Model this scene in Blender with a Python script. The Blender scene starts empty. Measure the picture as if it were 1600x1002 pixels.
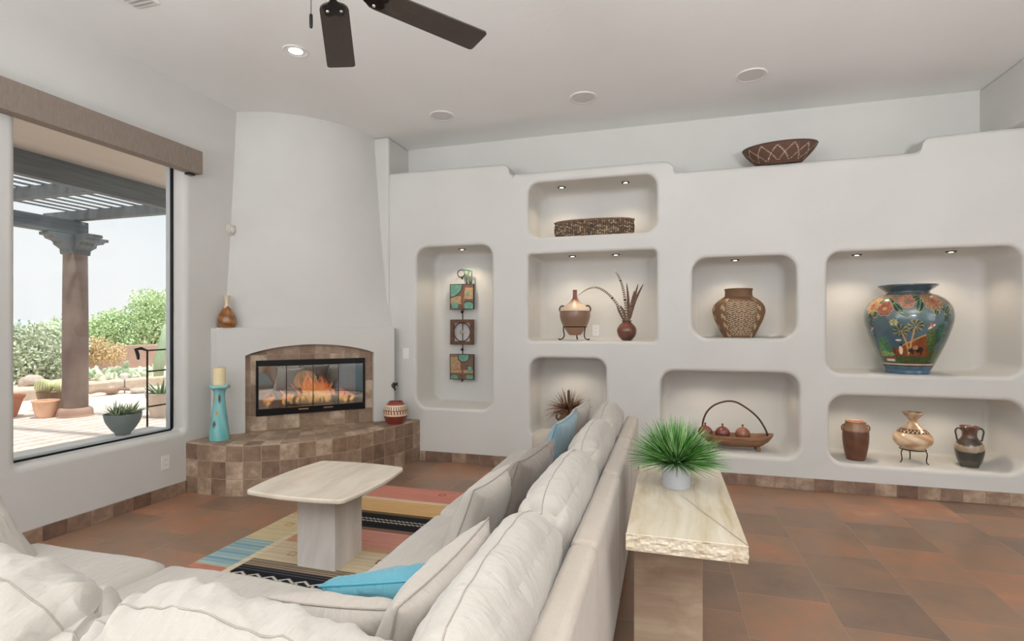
import bpy, bmesh, math, random
import numpy as np
from mathutils import Vector, Matrix, noise
from mathutils.geometry import tessellate_polygon
random.seed(7)
SC = bpy.context.scene
COL = SC.collection
pi = math.pi

# ------------------------------------------------------------------ camera
cam_d = bpy.data.cameras.new('camera')
cam = bpy.data.objects.new('camera', cam_d)
COL.objects.link(cam)
cam_d.sensor_fit = 'HORIZONTAL'
cam_d.sensor_width = 36.0
cam_d.lens = 36.0 * 822.0 / 1600.0
cam_d.shift_y = 11.0 / 1600.0
cam_d.clip_start = 0.05
cam_d.clip_end = 400
cam.location = (0, 0, 1.4)
cam.rotation_euler = (pi / 2, 0, math.radians(16.34))
SC.camera = cam

# ------------------------------------------------------------------ exposure
SC.view_settings.view_transform = 'Standard'
SC.view_settings.look = 'None'
SC.view_settings.gamma = 1
SC.view_settings.use_curve_mapping = False
SC.view_settings.exposure = -0.42

# ------------------------------------------------------------------ world
W = bpy.data.worlds.new('sky')
SC.world = W
W.use_nodes = True
wn = W.node_tree.nodes; wl = W.node_tree.links
wn.clear()
wo = wn.new('ShaderNodeOutputWorld'); wb = wn.new('ShaderNodeBackground')
wt = wn.new('ShaderNodeTexCoord'); ws = wn.new('ShaderNodeSeparateXYZ')
wr = wn.new('ShaderNodeValToRGB'); wz = wn.new('ShaderNodeTexNoise'); wm = wn.new('ShaderNodeMix')
wm.data_type = 'RGBA'
wl.new(wt.outputs['Generated'], ws.inputs[0]); wl.new(ws.outputs['Z'], wr.inputs[0])
wr.color_ramp.elements[0].position = 0.0; wr.color_ramp.elements[0].color = (0.90, 0.93, 0.95, 1)
wr.color_ramp.elements[1].position = 0.5; wr.color_ramp.elements[1].color = (0.72, 0.83, 0.95, 1)
wz.inputs['Scale'].default_value = 3.0; wz.inputs['Detail'].default_value = 5
wl.new(wt.outputs['Generated'], wz.inputs['Vector'])
cr = wn.new('ShaderNodeValToRGB'); cr.color_ramp.elements[0].position = .42; cr.color_ramp.elements[1].position = .65
wl.new(wz.outputs['Fac'], cr.inputs[0]); wl.new(cr.outputs[0], wm.inputs['Factor'])
wl.new(wr.outputs[0], wm.inputs['A']); wm.inputs['B'].default_value = (0.95, 0.96, 0.97, 1)
wl.new(wm.outputs['Result'], wb.inputs['Color']); wb.inputs['Strength'].default_value = 1.38
wl.new(wb.outputs[0], wo.inputs['Surface'])

# ------------------------------------------------------------------ sun, side window daylight and added fill lamps
def add_light(name, kind, loc, energy, color=(1, 1, 1), direction=None, **kw):
    d = bpy.data.lights.new(name, kind)
    o = bpy.data.objects.new(name, d); COL.objects.link(o)
    o.location = loc; d.energy = energy; d.color = color
    for k, v in kw.items(): setattr(d, k, v)
    if direction is not None:
        o.rotation_euler = Vector(direction).to_track_quat('-Z', 'Y').to_euler()
    return o
add_light('sun', 'SUN', (0, 0, 12), 5.8, (1.0, .97, .93), direction=(-.30, .10, -1.3), angle=math.radians(3))
add_light('rear_fill_panel', 'AREA', (-.6, -3.42, 1.4), 66, (.92, .97, 1.0), direction=(0, 1, 0.0), shape='RECTANGLE', size=5.4, size_y=2.6)  # unseen panel added behind the camera to fill the room with light
add_light('daylight_side_window', 'AREA', (-3.84, -1.2, 1.65), 42, (.92, .97, 1.0), direction=(1, 0.22, .0), shape='RECTANGLE', size=2.2, size_y=2.2)

add_light('right_fill_panel', 'AREA', (5.12, 1.6, 1.4), 48, (.92, .97, 1.0), direction=(-1, .1, 0), shape='RECTANGLE', size=3.0, size_y=2.0)  # unseen panel added on the right to brighten the left wall
# unseen lamps added behind the camera, aimed up to brighten the ceiling
for q in ((1.2, -1.6), (-2.6, -1.7), (1.5, -.4)):
    add_light('ceiling_fill', 'AREA', (q[0], q[1], 1.85), 205, (.92, .96, 1.0), direction=(0, .15, 1), shape='DISK', size=.9)

# ------------------------------------------------------------------ node helpers
class NT:
    def __init__(s, m):
        s.t = m.node_tree; s.n = s.t.nodes; s.l = s.t.links
    def node(s, typ, **kw):
        n = s.n.new(typ)
        for k, v in kw.items(): setattr(n, k, v)
        return n
    def put(s, inp, v):
        if v is None: return
        if hasattr(v, 'is_output') or isinstance(v, bpy.types.NodeSocket): s.l.new(v, inp)
        else: inp.default_value = v
    def math(s, op, a, b=None, c=None):
        n = s.node('ShaderNodeMath', operation=op)
        s.put(n.inputs[0], a)
        if b is not None: s.put(n.inputs[1], b)
        if c is not None: s.put(n.inputs[2], c)
        return n.outputs[0]
    def mix(s, f, a, b, blend='MIX'):
        n = s.node('ShaderNodeMix', data_type='RGBA', blend_type=blend)
        s.put(n.inputs['Factor'], f); s.put(n.inputs['A'], c4(a)); s.put(n.inputs['B'], c4(b))
        return n.outputs['Result']
    def noise(s, vec, scale, detail=4, rough=.55, out='Fac'):
        n = s.node('ShaderNodeTexNoise')
        n.inputs['Scale'].default_value = scale; n.inputs['Detail'].default_value = detail; n.inputs['Roughness'].default_value = rough
        if vec is not None: s.l.new(vec, n.inputs['Vector'])
        return n.outputs[out]
    def ramp(s, f, stops, interp='LINEAR'):
        n = s.node('ShaderNodeValToRGB'); r = n.color_ramp; r.interpolation = interp
        while len(r.elements) < len(stops): r.elements.new(.5)
        for e, (p, c) in zip(r.elements, stops): e.position = p; e.color = c4(c)
        s.put(n.inputs[0], f); return n.outputs[0]
    def coord(s, kind='Object', scale=None):
        o = s.node('ShaderNodeTexCoord').outputs[kind]
        if scale is not None:
            mp = s.node('ShaderNodeMapping'); mp.inputs['Scale'].default_value = scale
            s.l.new(o, mp.inputs['Vector']); o = mp.outputs[0]
        return o
    def bump(s, h, strength=.3, dist=.01, normal=None):
        n = s.node('ShaderNodeBump'); n.inputs['Strength'].default_value = strength; n.inputs['Distance'].default_value = dist
        s.l.new(h, n.inputs['Height'])
        if normal is not None: s.l.new(normal, n.inputs['Normal'])
        return n.outputs[0]
def c4(c):
    if isinstance(c, (tuple, list)) and len(c) == 3: return (c[0], c[1], c[2], 1)
    return c
def base(name):
    m = bpy.data.materials.new(name); m.use_nodes = True
    b = m.node_tree.nodes['Principled BSDF']
    return m, NT(m), b
def mat(name, col, rough=.6, metal=0, col2=None, nscale=6, bump=0, bscale=40, spec=.5, coat=0, emit=None, estr=0, stretch=None, coord='Object', lo=.35, hi=.65):
    m, t, b = base(name)
    b.inputs['Roughness'].default_value = rough; b.inputs['Metallic'].default_value = metal
    b.inputs['Specular IOR Level'].default_value = spec; b.inputs['Coat Weight'].default_value = coat
    b.inputs['Coat Roughness'].default_value = .08
    b.inputs['Base Color'].default_value = c4(col)
    co = t.coord(coord, stretch)
    if col2 is not None:
        t.l.new(t.ramp(t.noise(co, nscale), [(lo, col), (hi, col2)]), b.inputs['Base Color'])
    if bump:
        t.l.new(t.bump(t.noise(co, bscale, 5), bump), b.inputs['Normal'])
    if emit is not None:
        b.inputs['Emission Color'].default_value = c4(emit); b.inputs['Emission Strength'].default_value = estr
    return m
def vcol_mat(name, rough=.5, bump=0, bscale=60, coat=0, metal=0, spec=.5, weave=0):
    m, t, b = base(name)
    a = t.node('ShaderNodeAttribute', attribute_name='paint')
    col = a.outputs['Color']
    if weave:
        col = t.mix(weave, col, t.ramp(t.noise(t.coord('Object', (30, 400, 30)), 3, 2), [(.3, (.55, .55, .55)), (.7, (1.15, 1.15, 1.15))]), 'MULTIPLY')
    t.l.new(col, b.inputs['Base Color'])
    b.inputs['Roughness'].default_value = rough; b.inputs['Coat Weight'].default_value = coat; b.inputs['Metallic'].default_value = metal
    b.inputs['Coat Roughness'].default_value = .06
    b.inputs['Specular IOR Level'].default_value = spec
    if bump: t.l.new(t.bump(t.noise(t.coord(), bscale, 4), bump), b.inputs['Normal'])
    return m
def tile_mat(name, pu, pv, stops, grout, gw=.004, run=0.0, src='xy', off=(0, 0), rough=.5, mott=.5, mscale=5, bump=.4, gloss_noise=0, vein=None, seed=0, spec=.5):
    """Square tiles; src picks the two coordinates, run shifts every other column."""
    m, t, b = base(name)
    sep = t.node('ShaderNodeSeparateXYZ')
    if src == 'uv': t.l.new(t.node('ShaderNodeTexCoord').outputs['UV'], sep.inputs[0])
    else: t.l.new(t.coord(), sep.inputs[0])
    ax = {'x': 0, 'y': 1, 'z': 2, 'u': 0, 'v': 1}
    u = sep.outputs[ax[src[0]]]; v = sep.outputs[ax[src[1]]]
    U = t.math('DIVIDE', t.math('SUBTRACT', u, off[0]), pu)
    cu = t.math('FLOOR', U)
    V = t.math('DIVIDE', t.math('SUBTRACT', v, off[1]), pv)
    if run: V = t.math('ADD', V, t.math('MULTIPLY', t.math('FLOORED_MODULO', cu, 2.0), run))
    cv = t.math('FLOOR', V)
    fu = t.math('SUBTRACT', U, cu); fv = t.math('SUBTRACT', V, cv)
    du = t.math('MULTIPLY', t.math('MINIMUM', fu, t.math('SUBTRACT', 1.0, fu)), pu)
    dv = t.math('MULTIPLY', t.math('MINIMUM', fv, t.math('SUBTRACT', 1.0, fv)), pv)
    d = t.math('MINIMUM', du, dv)
    co = t.coord()
    wob = t.math('MULTIPLY', t.math('SUBTRACT', t.noise(co, 25, 2), .5), gw * .8)
    g = t.node('ShaderNodeMapRange'); g.interpolation_type = 'SMOOTHSTEP'
    g.inputs['From Min'].default_value = gw * .5; g.inputs['From Max'].default_value = gw * 1.2
    t.l.new(t.math('ADD', d, wob), g.inputs['Value'])
    cmb = t.node('ShaderNodeCombineXYZ'); t.l.new(cu, cmb.inputs[0]); t.l.new(cv, cmb.inputs[1]); cmb.inputs[2].default_value = seed + .37
    wh = t.node('ShaderNodeTexWhiteNoise', noise_dimensions='3D'); t.l.new(cmb.outputs[0], wh.inputs['Vector'])
    rnd = wh.outputs['Value']
    add = t.node('ShaderNodeVectorMath', operation='MULTIPLY_ADD')
    t.l.new(wh.outputs['Color'], add.inputs[0]); add.inputs[1].default_value = (9, 9, 9); t.l.new(co, add.inputs[2])
    nz = t.noise(add.outputs[0], mscale, 6, .6)
    nz2 = t.noise(add.outputs[0], mscale * 3.1, 4, .65)
    nzz = t.math('ADD', t.math('MULTIPLY', t.math('SUBTRACT', nz, .5), 2.2), t.math('MULTIPLY', t.math('SUBTRACT', nz2, .5), .9))
    f = t.math('ADD', t.math('MULTIPLY', rnd, 1 - mott), t.math('MULTIPLY', t.math('ADD', nzz, .5), mott))
    col = t.ramp(f, stops)
    if vein is not None:
        vn = t.noise(add.outputs[0], mscale * 5, 6, .7)
        col = t.mix(t.ramp(vn, [(.60, (0, 0, 0)), (.74, (.7, .7, .7))]), col, vein)
    col = t.mix(g.outputs[0], grout, col)
    t.l.new(col, b.inputs['Base Color'])
    b.inputs['Specular IOR Level'].default_value = spec
    if gloss_noise:
        rr = t.math('ADD', rough, t.math('MULTIPLY', t.math('SUBTRACT', nz, .5), gloss_noise)); t.l.new(rr, b.inputs['Roughness'])
    else: b.inputs['Roughness'].default_value = rough
    h = t.math('ADD', t.math('MULTIPLY', g.outputs[0], .6), t.math('MULTIPLY', nz, .5))
    t.l.new(t.bump(h, bump, .006), b.inputs['Normal'])
    return m

# ------------------------------------------------------------------ mesh helpers
def link_mesh(name, me, material=None, parent=None, loc=(0, 0, 0), rot=(0, 0, 0), smooth=True):
    if material is not None:
        for mm in (material if isinstance(material, (list, tuple)) else [material]): me.materials.append(mm)
    if smooth:
        me.polygons.foreach_set('use_smooth', [True] * len(me.polygons))
    o = bpy.data.objects.new(name, me); COL.objects.link(o)
    o.location = loc; o.rotation_euler = rot
    if parent is not None: o.parent = parent
    return o
def from_bm(name, bm, material=None, parent=None, smooth=True, **kw):
    bmesh.ops.recalc_face_normals(bm, faces=bm.faces)
    me = bpy.data.meshes.new(name); bm.to_mesh(me); bm.free()
    return link_mesh(name, me, material, parent, smooth=smooth, **kw)
def from_py(name, v, f, material=None, parent=None, smooth=True, **kw):
    me = bpy.data.meshes.new(name); me.from_pydata([tuple(p) for p in v], [], f); me.update()
    return link_mesh(name, me, material, parent, smooth=smooth, **kw)
def tag(o, label=None, cat=None, group=None, kind=None):
    if label: o['label'] = label
    if cat: o['category'] = cat
    if group: o['group'] = group
    if kind: o['kind'] = kind
    return o
def thing(name, label, cat, loc=(0, 0, 0), rot=(0, 0, 0), group=None):
    o = bpy.data.objects.new(name, None); COL.objects.link(o)
    o.empty_display_size = .05; o.location = loc; o.rotation_euler = rot
    return tag(o, label, cat, group)
def struct(o):
    o['kind'] = 'structure'; return o
def copy_tree(o, parent=None):
    c = o.copy(); COL.objects.link(c)
    if parent is not None: c.parent = parent
    for ch in list(o.children): copy_tree(ch, c)
    return c
def bevel(o, w, seg=3, angle=35):
    md = o.modifiers.new('bevel', 'BEVEL'); md.width = w; md.segments = seg
    md.limit_method = 'ANGLE'; md.angle_limit = math.radians(angle); md.harden_normals = True
    return o
def bm_box(bm, x0, x1, y0, y1, z0, z1, M=None):
    vs = [bm.verts.new(Vector(p)) for p in [(x0, y0, z0), (x1, y0, z0), (x1, y1, z0), (x0, y1, z0), (x0, y0, z1), (x1, y0, z1), (x1, y1, z1), (x0, y1, z1)]]
    if M is not None:
        for v in vs: v.co = M @ v.co
    for f in [(0, 3, 2, 1), (4, 5, 6, 7), (0, 1, 5, 4), (1, 2, 6, 5), (2, 3, 7, 6), (3, 0, 4, 7)]: bm.faces.new([vs[i] for i in f])
    return vs
def box(name, x0, x1, y0, y1, z0, z1, material, parent=None, bev=.004, seg=2, **kw):
    bm = bmesh.new(); bm_box(bm, x0, x1, y0, y1, z0, z1)
    o = from_bm(name, bm, material, parent, **kw)
    if bev: bevel(o, bev, seg)
    else: o.data.polygons.foreach_set('use_smooth', [False] * 6)
    return o
def catmull(pts, n=8, closed=False):
    P = [Vector(p) for p in pts]; out = []
    N = len(P); rng = range(N if closed else N - 1)
    for i in rng:
        if closed: a, b, c, d = P[(i - 1) % N], P[i], P[(i + 1) % N], P[(i + 2) % N]
        else: a, b, c, d = P[max(i - 1, 0)], P[i], P[i + 1], P[min(i + 2, N - 1)]
        for k in range(n):
            t = k / n
            out.append(.5 * ((2 * b) + (c - a) * t + (2 * a - 5 * b + 4 * c - d) * t * t + (3 * b - a - 3 * c + d) * t ** 3))
    if not closed: out.append(P[-1])
    return out
def lathe_vf(prof, seg=48, flatten=(1, 1)):
    v = []; f = []
    n = len(prof)
    for r, z in prof:
        for k in range(seg):
            a = 2 * pi * k / seg
            v.append((max(r, 1e-4) * math.cos(a) * flatten[0], max(r, 1e-4) * math.sin(a) * flatten[1], z))
    for i in range(n - 1):
        for k in range(seg):
            k2 = (k + 1) % seg
            f.append((i * seg + k, i * seg + k2, (i + 1) * seg + k2, (i + 1) * seg + k))
    return v, f
def lathe(name, prof, material, parent=None, seg=48, sm=6, flatten=(1, 1), **kw):
    if sm: prof = [(p.x, p.y) for p in catmull([(a, b, 0) for a, b in prof], sm)]
    v, f = lathe_vf(prof, seg, flatten)
    return from_py(name, v, f, material, parent, **kw)
def bm_tube(bm, pts, r, sides=10, closed=False, cap=True):
    P = [Vector(p) for p in pts]; N = len(P); rings = []
    prev = None
    for i in range(N):
        if closed: tdir = (P[(i + 1) % N] - P[(i - 1) % N])
        else: tdir = P[min(i + 1, N - 1)] - P[max(i - 1, 0)]
        if tdir.length < 1e-9: tdir = Vector((0, 0, 1))
        tdir.normalize()
        if prev is None:
            a = Vector((0, 0, 1)) if abs(tdir.z) < .9 else Vector((1, 0, 0))
            nx = tdir.cross(a).normalized()
        else:
            nx = (prev - tdir * prev.dot(tdir))
            nx = nx.normalized() if nx.length > 1e-6 else tdir.orthogonal().normalized()
        prev = nx; ny = tdir.cross(nx)
        rr = r[i] if isinstance(r, (list, tuple)) else r
        rings.append([bm.verts.new(P[i] + (nx * math.cos(2 * pi * k / sides) + ny * math.sin(2 * pi * k / sides)) * rr) for k in range(sides)])
    for i in range(N if closed else N - 1):
        A, B = rings[i], rings[(i + 1) % N]
        for k in range(sides): bm.faces.new([A[k], A[(k + 1) % sides], B[(k + 1) % sides], B[k]])
    if cap and not closed:
        bm.faces.new(rings[0][::-1]); bm.faces.new(rings[-1])
def tube(name, pts, r, material, parent=None, sides=10, closed=False, **kw):
    bm = bmesh.new(); bm_tube(bm, pts, r, sides, closed); return from_bm(name, bm, material, parent, **kw)
def prism(name, outline, z0, z1, material, parent=None, bev=.004, seg=2, **kw):
    """outline in the xy plane, extruded from z0 to z1"""
    bm = bmesh.new()
    a = [bm.verts.new((x, y, z0)) for x, y in outline]; b = [bm.verts.new((x, y, z1)) for x, y in outline]
    bm.faces.new(a[::-1]); bm.faces.new(b)
    n = len(a)
    for i in range(n): bm.faces.new([a[i], a[(i + 1) % n], b[(i + 1) % n], b[i]])
    o = from_bm(name, bm, material, parent, **kw)
    if bev: bevel(o, bev, seg)
    return o
def paint(o, fn):
    """per-vertex colours of the thing's own pattern: fn(x, y, z arrays) -> (n,3) linear"""
    me = o.data; n = len(me.vertices)
    co = np.empty(n * 3, dtype=np.float32); me.vertices.foreach_get('co', co); co = co.reshape(-1, 3)
    c = np.ones((n, 4), dtype=np.float32); c[:, :3] = fn(co[:, 0], co[:, 1], co[:, 2])
    at = me.color_attributes.new('paint', 'FLOAT_COLOR', 'POINT')
    at.data.foreach_set('color', c.ravel())
    me.color_attributes.active_color = at
    return o
def srgb(r, g, b):
    f = lambda c: (c / 255 / 12.92) if c / 255 <= .04045 else ((c / 255 + .055) / 1.055) ** 2.4
    return (f(r), f(g), f(b))
def rrect(x0, x1, z0, z1, R, n=8):
    R = max(R, 1e-4); out = []
    for cx, cz, a0 in ((x1 - R, z1 - R, 0), (x0 + R, z1 - R, 90), (x0 + R, z0 + R, 180), (x1 - R, z0 + R, 270)):
        for k in range(n + 1):
            a = math.radians(a0 + 90 * k / n); out.append((cx + R * math.cos(a), cz + R * math.sin(a)))
    return out

# ------------------------------------------------------------------ materials
def plaster(name, col, col2):
    m, t, b = base(name)
    co = t.coord()
    t.l.new(t.ramp(t.noise(co, 1.6, 3), [(.3, col), (.7, col2)]), b.inputs['Base Color'])
    b.inputs['Roughness'].default_value = .75; b.inputs['Specular IOR Level'].default_value = .25
    t.l.new(t.bump(t.noise(co, 9, 5, .6), .12, .02), b.inputs['Normal'])
    return m
PLASTER = plaster('plaster', srgb(206, 204, 199), srgb(211, 209, 205))
CEIL = plaster('ceiling_plaster', srgb(236, 236, 234), srgb(239, 239, 237))
FLOOR = tile_mat('floor_tile', .433, .435, [(.1, srgb(112, 92, 79)), (.36, srgb(130, 105, 88)), (.58, srgb(144, 112, 90)), (.78, srgb(160, 113, 86)), (.98, srgb(180, 132, 104))],
                 srgb(150, 122, 101), gw=.0036, run=.5, src='xy', off=(.36, .40), rough=.33, mott=.5, mscale=3.0, bump=.25, gloss_noise=.22, spec=.5)
STONE_STOPS = [(.1, srgb(110, 86, 70)), (.38, srgb(136, 111, 91)), (.62, srgb(156, 132, 111)), (.85, srgb(194, 173, 150))]
HEARTH = tile_mat('hearth_tile', .143, .1427, STONE_STOPS, srgb(160, 142, 122), gw=.0035, src='uv', rough=.5, mott=.5, mscale=7, bump=.35, vein=srgb(96, 72, 56))
SURR = tile_mat('surround_tile', .143, .1427, STONE_STOPS, srgb(150, 130, 110), gw=.003, src='xz', off=(.05, .428), rough=.5, mott=.45, mscale=7, bump=.35, seed=3, vein=srgb(104, 80, 62))
BASE_STOPS = [(.1, srgb(96, 74, 62)), (.38, srgb(120, 94, 78)), (.62, srgb(140, 114, 96)), (.85, srgb(176, 152, 130))]
BASE_X = tile_mat('baseboard_tile', .152, .2, BASE_STOPS, srgb(140, 118, 98), gw=.003, src='xz', off=(0, -.05), rough=.5, mott=.4, mscale=9, bump=.35, seed=5, vein=srgb(104, 80, 64))
BASE_Y = tile_mat('baseboard_tile_side', .152, .2, BASE_STOPS, srgb(140, 118, 98), gw=.003, src='yz', off=(0, -.05), rough=.5, mott=.4, mscale=9, bump=.35, seed=6, vein=srgb(104, 80, 64))
PAVER = tile_mat('patio_paver', .22, .11, [(.0, srgb(214, 196, 182)), (.6, srgb(226, 210, 197)), (1, srgb(236, 224, 214))], srgb(190, 172, 158), gw=.006, run=.5, src='xy', rough=.8, mott=.4, mscale=6, bump=.2)
BLACK = mat('black_metal', (.012, .012, .013), .35, .6)
IRON = mat('dark_iron', srgb(40, 33, 30), .5, .8, col2=srgb(72, 52, 42), nscale=30)
WHITE_PL = mat('white_plastic', srgb(232, 230, 226), .4)
CHROME = mat('chrome', (.8, .8, .8), .15, 1)
def fabric(name, col, col2, wr=.35, fine=.25):
    m, t, b = base(name)
    co = t.coord()
    c = t.ramp(t.noise(co, 3, 3), [(.3, col), (.7, col2)])
    sx = t.noise(t.coord('Object', (420, 60, 60)), 1, 2); sy = t.noise(t.coord('Object', (60, 420, 420)), 1, 2)
    wv = t.math('MULTIPLY', t.math('ADD', sx, sy), .5)
    c = t.mix(.25, c, t.ramp(wv, [(.3, (.72, .72, .72)), (.7, (1.1, 1.1, 1.1))]), 'MULTIPLY')
    t.l.new(c, b.inputs['Base Color'])
    b.inputs['Roughness'].default_value = .9; b.inputs['Specular IOR Level'].default_value = .15
    b.inputs['Sheen Weight'].default_value = .25
    n1 = t.bump(wv, fine, .002)
    w = t.math('ABSOLUTE', t.math('SUBTRACT', t.noise(t.coord('Object', (1, 1, .6)), 7, 3, .5), .5))
    w2 = t.math('ABSOLUTE', t.math('SUBTRACT', t.noise(t.coord('Object', (3.2, 1.1, 1.0)), 5, 3, .5), .5))
    n2 = t.bump(w2, wr, .05, t.bump(w, wr, .03, n1))
    t.l.new(n2, b.inputs['Normal'])
    return m
LINEN = fabric('natural_linen', srgb(178, 171, 161), srgb(186, 179, 170))
FRAMEFAB = fabric('sofa_frame_fabric', srgb(182, 170, 157), srgb(188, 177, 164), wr=.12)
PILC = fabric('cream_pillow_linen', srgb(176, 167, 156), srgb(185, 176, 166))
PILT = fabric('taupe_pillow_linen', srgb(126, 115, 107), srgb(138, 127, 118))
PILB = fabric('turquoise_pillow_linen', srgb(84, 138, 152), srgb(100, 154, 168))
PILL = fabric('pale_blue_pillow_linen', srgb(126, 152, 162), srgb(144, 170, 178))
PIPE = fabric('piping', srgb(156, 147, 136), srgb(164, 155, 144))
def travertine(name, a, b_, c, stretch=(9, 1.2, 3), rough=.3, sc=1.0):
    m, t, b = base(name)
    co = t.coord('Object', stretch)
    wr = t.node('ShaderNodeVectorMath', operation='MULTIPLY_ADD')
    t.l.new(t.noise(t.coord(), 2, 2, out='Color'), wr.inputs[0]); wr.inputs[1].default_value = (2.0, .6, .6); t.l.new(co, wr.inputs[2])
    n = t.noise(wr.outputs[0], sc, 6, .6)
    col = t.ramp(n, [(.3, a), (.5, b_), (.7, c)])
    t.l.new(col, b.inputs['Base Color'])
    b.inputs['Roughness'].default_value = rough
    t.l.new(t.bump(t.noise(t.coord(), 60, 3), .05, .004), b.inputs['Normal'])
    return m
TRAV = travertine('travertine', srgb(182, 162, 130), srgb(212, 198, 175), srgb(230, 220, 204), rough=.14, stretch=(10, 1.1, 3))
TRAV_TABLE = travertine('pale_travertine', srgb(206, 192, 172), srgb(222, 210, 192), srgb(232, 223, 208), stretch=(6, 1, 2), rough=.22)
TRAV_LEG = travertine('travertine_vertical', srgb(196, 188, 178), srgb(216, 210, 202), srgb(228, 224, 218), stretch=(7, 7, .8), rough=.35)
TRAV_BROWN = travertine('brown_travertine', srgb(122, 100, 82), srgb(152, 131, 111), srgb(178, 160, 138), stretch=(1.2, 1.2, 9), rough=.3)

# ================================================================== THE ROOM
HC = 3.45; XL = -3.92; YN = 5.07; YB = 5.5
box_f = struct(box('floor', XL, 5.2, -3.5, YN + .02, -.12, 0, FLOOR, bev=0))
struct(box('ceiling', XL - .25, 5.3, -3.75, YB + .2, HC, HC + .25, CEIL, bev=0))
struct(box('wall_back_upper', XL, 5.2, YB, YB + .2, 2.842, HC, PLASTER, bev=0))

# ---- niche wall: front face with eight openings, each one a soft plaster box
NICHES = [  # x0, x1, z0, z1, corner radius, depth
    (-2.545, -1.703, .56, 2.25, .12, .50),
    (-1.32, -.086, 2.295, 2.84, .11, .54),
    (-1.32, -.086, 1.27, 2.13, .035, .56),
    (.23, 1.085, 1.306, 2.035, .13, .52),
    (1.322, 2.68, 1.01, 2.045, .11, .56),
    (-1.30, -.555, .30, 1.10, .11, .50),
    (-.046, 1.105, .262, 1.0, .12, .52),
    (1.341, 2.69, .243, .822, .12, .54)]
def niche_wall():
    V = []; Fs = []; flat = []
    def add_loop(pts):
        i0 = len(V); V.extend(pts); return list(range(i0, i0 + len(pts)))
    def bridge(A, B, closed=True):
        n = len(A)
        for i in range(n if closed else n - 1):
            j = (i + 1) % n; Fs.append([A[i], A[j], B[j], B[i]])
    XR = 5.2; r = .045
    # top edge of the wall, stepped
    top = [(-2.93, 3.068), (-2.2, 3.066), (-1.75, 3.062), (-1.60, 3.06), (-1.569, 3.054), (-1.543, 3.037), (-1.526, 3.011), (-1.52, 2.98), (-1.505, 2.955), (-1.47, 2.947), (-1.38, 2.947), (-.6, 2.95), (-.12, 2.95), (-.02, 2.95), (.011, 2.944), (.037, 2.927), (.054, 2.901), (.06, 2.87), (.075, 2.847), (.12, 2.838), (.3, 2.838), (1.2, 2.84), (1.86, 2.842), (1.95, 2.843), (1.985, 2.852), (2.003, 2.87), (2.01, 2.89), (2.016, 2.916), (2.033, 2.942), (2.059, 2.959), (2.09, 2.965), (2.3, 2.97), (3.2, 2.985), (XR, 2.985)]
    T = catmull([(a, b, 0) for a, b in top], 4)
    nrm = []
    for i in range(len(T)):
        d = (T[min(i + 1, len(T) - 1)] - T[max(i - 1, 0)]).normalized(); nrm.append(Vector((-d.y, d.x, 0)))
    K = 7; loops = []
    for k in range(K):
        a = pi / 2 * k / (K - 1)
        off = -r + r * math.sin(a); yy = YN + r * (1 - math.cos(a))
        loops.append(add_loop([(p.x, yy, p.y + n.y * off * 1.0) for p, n in zip(T, nrm)]))
    for a, b in zip(loops[:-1], loops[1:]): bridge(a, b, False)
    back = add_loop([(p.x, YB + .01, p.y) for p in T]); bridge(loops[-1], back, False)
    bl = add_loop([(-2.93, YN, 0)]); br = add_loop([(XR, YN, 0)])
    outer = bl + br + loops[0][::-1]
    holes = []
    for (x0, x1, z0, z1, R, D) in NICHES:
        e = .035; rb = .09; ls = []
        for k in range(7):
            a = pi / 2 * k / 6; o = e * (1 - math.sin(a)); yy = YN + e * (1 - math.cos(a))
            ls.append(add_loop([(x, yy, z) for x, z in rrect(x0 - o, x1 + o, z0 - o, z1 + o, R + o)]))
        for fr in (.35, .7):
            ls.append(add_loop([(x, YN + e + (D - rb - e) * fr, z) for x, z in rrect(x0, x1, z0, z1, R)]))
        for k in range(6):
            a = pi / 2 * k / 5; o = rb * (1 - math.cos(a)); yy = YN + D - rb + rb * math.sin(a)
            # the floor of a niche stays flat: only sides and top curve in
            zf = .25 * o
            ls.append(add_loop([(x, yy, z) for x, z in rrect(x0 + o, x1 - o, z0 + zf, z1 - o * .5, max(R - o, .02))]))
        for a, b in zip(ls[:-1], ls[1:]): bridge(b, a)
        Fs.append(ls[-1])
        holes.append(ls[0])
    polys = [[Vector((V[i][0], V[i][2], 0)) for i in lp] for lp in [outer] + [h[::-1] for h in holes]]
    idx = [i for lp in [outer] + [h[::-1] for h in holes] for i in lp]
    tris = tessellate_polygon(polys)
    nf = len(Fs)
    for t in tris: Fs.append([idx[i] for i in t])
    me = bpy.data.meshes.new('wall_back'); me.from_pydata(V, [], Fs); me.update()
    bm = bmesh.new(); bm.from_mesh(me); bmesh.ops.recalc_face_normals(bm, faces=bm.faces); bm.to_mesh(me); bm.free()
    o = link_mesh('wall_back', me, PLASTER, smooth=True)
    for p in me.polygons[nf:]: p.use_smooth = False
    # make the front face look into the room
    if me.polygons[nf].normal.y > 0: me.flip_normals()
    return struct(o)
niche_wall()

# ---- pier at the fireplace end of the niche wall
o = struct(box('wall_pier', -3.9, -2.86, 5.04, YB + .05, 0, HC, PLASTER, bev=.03, seg=5))

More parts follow.
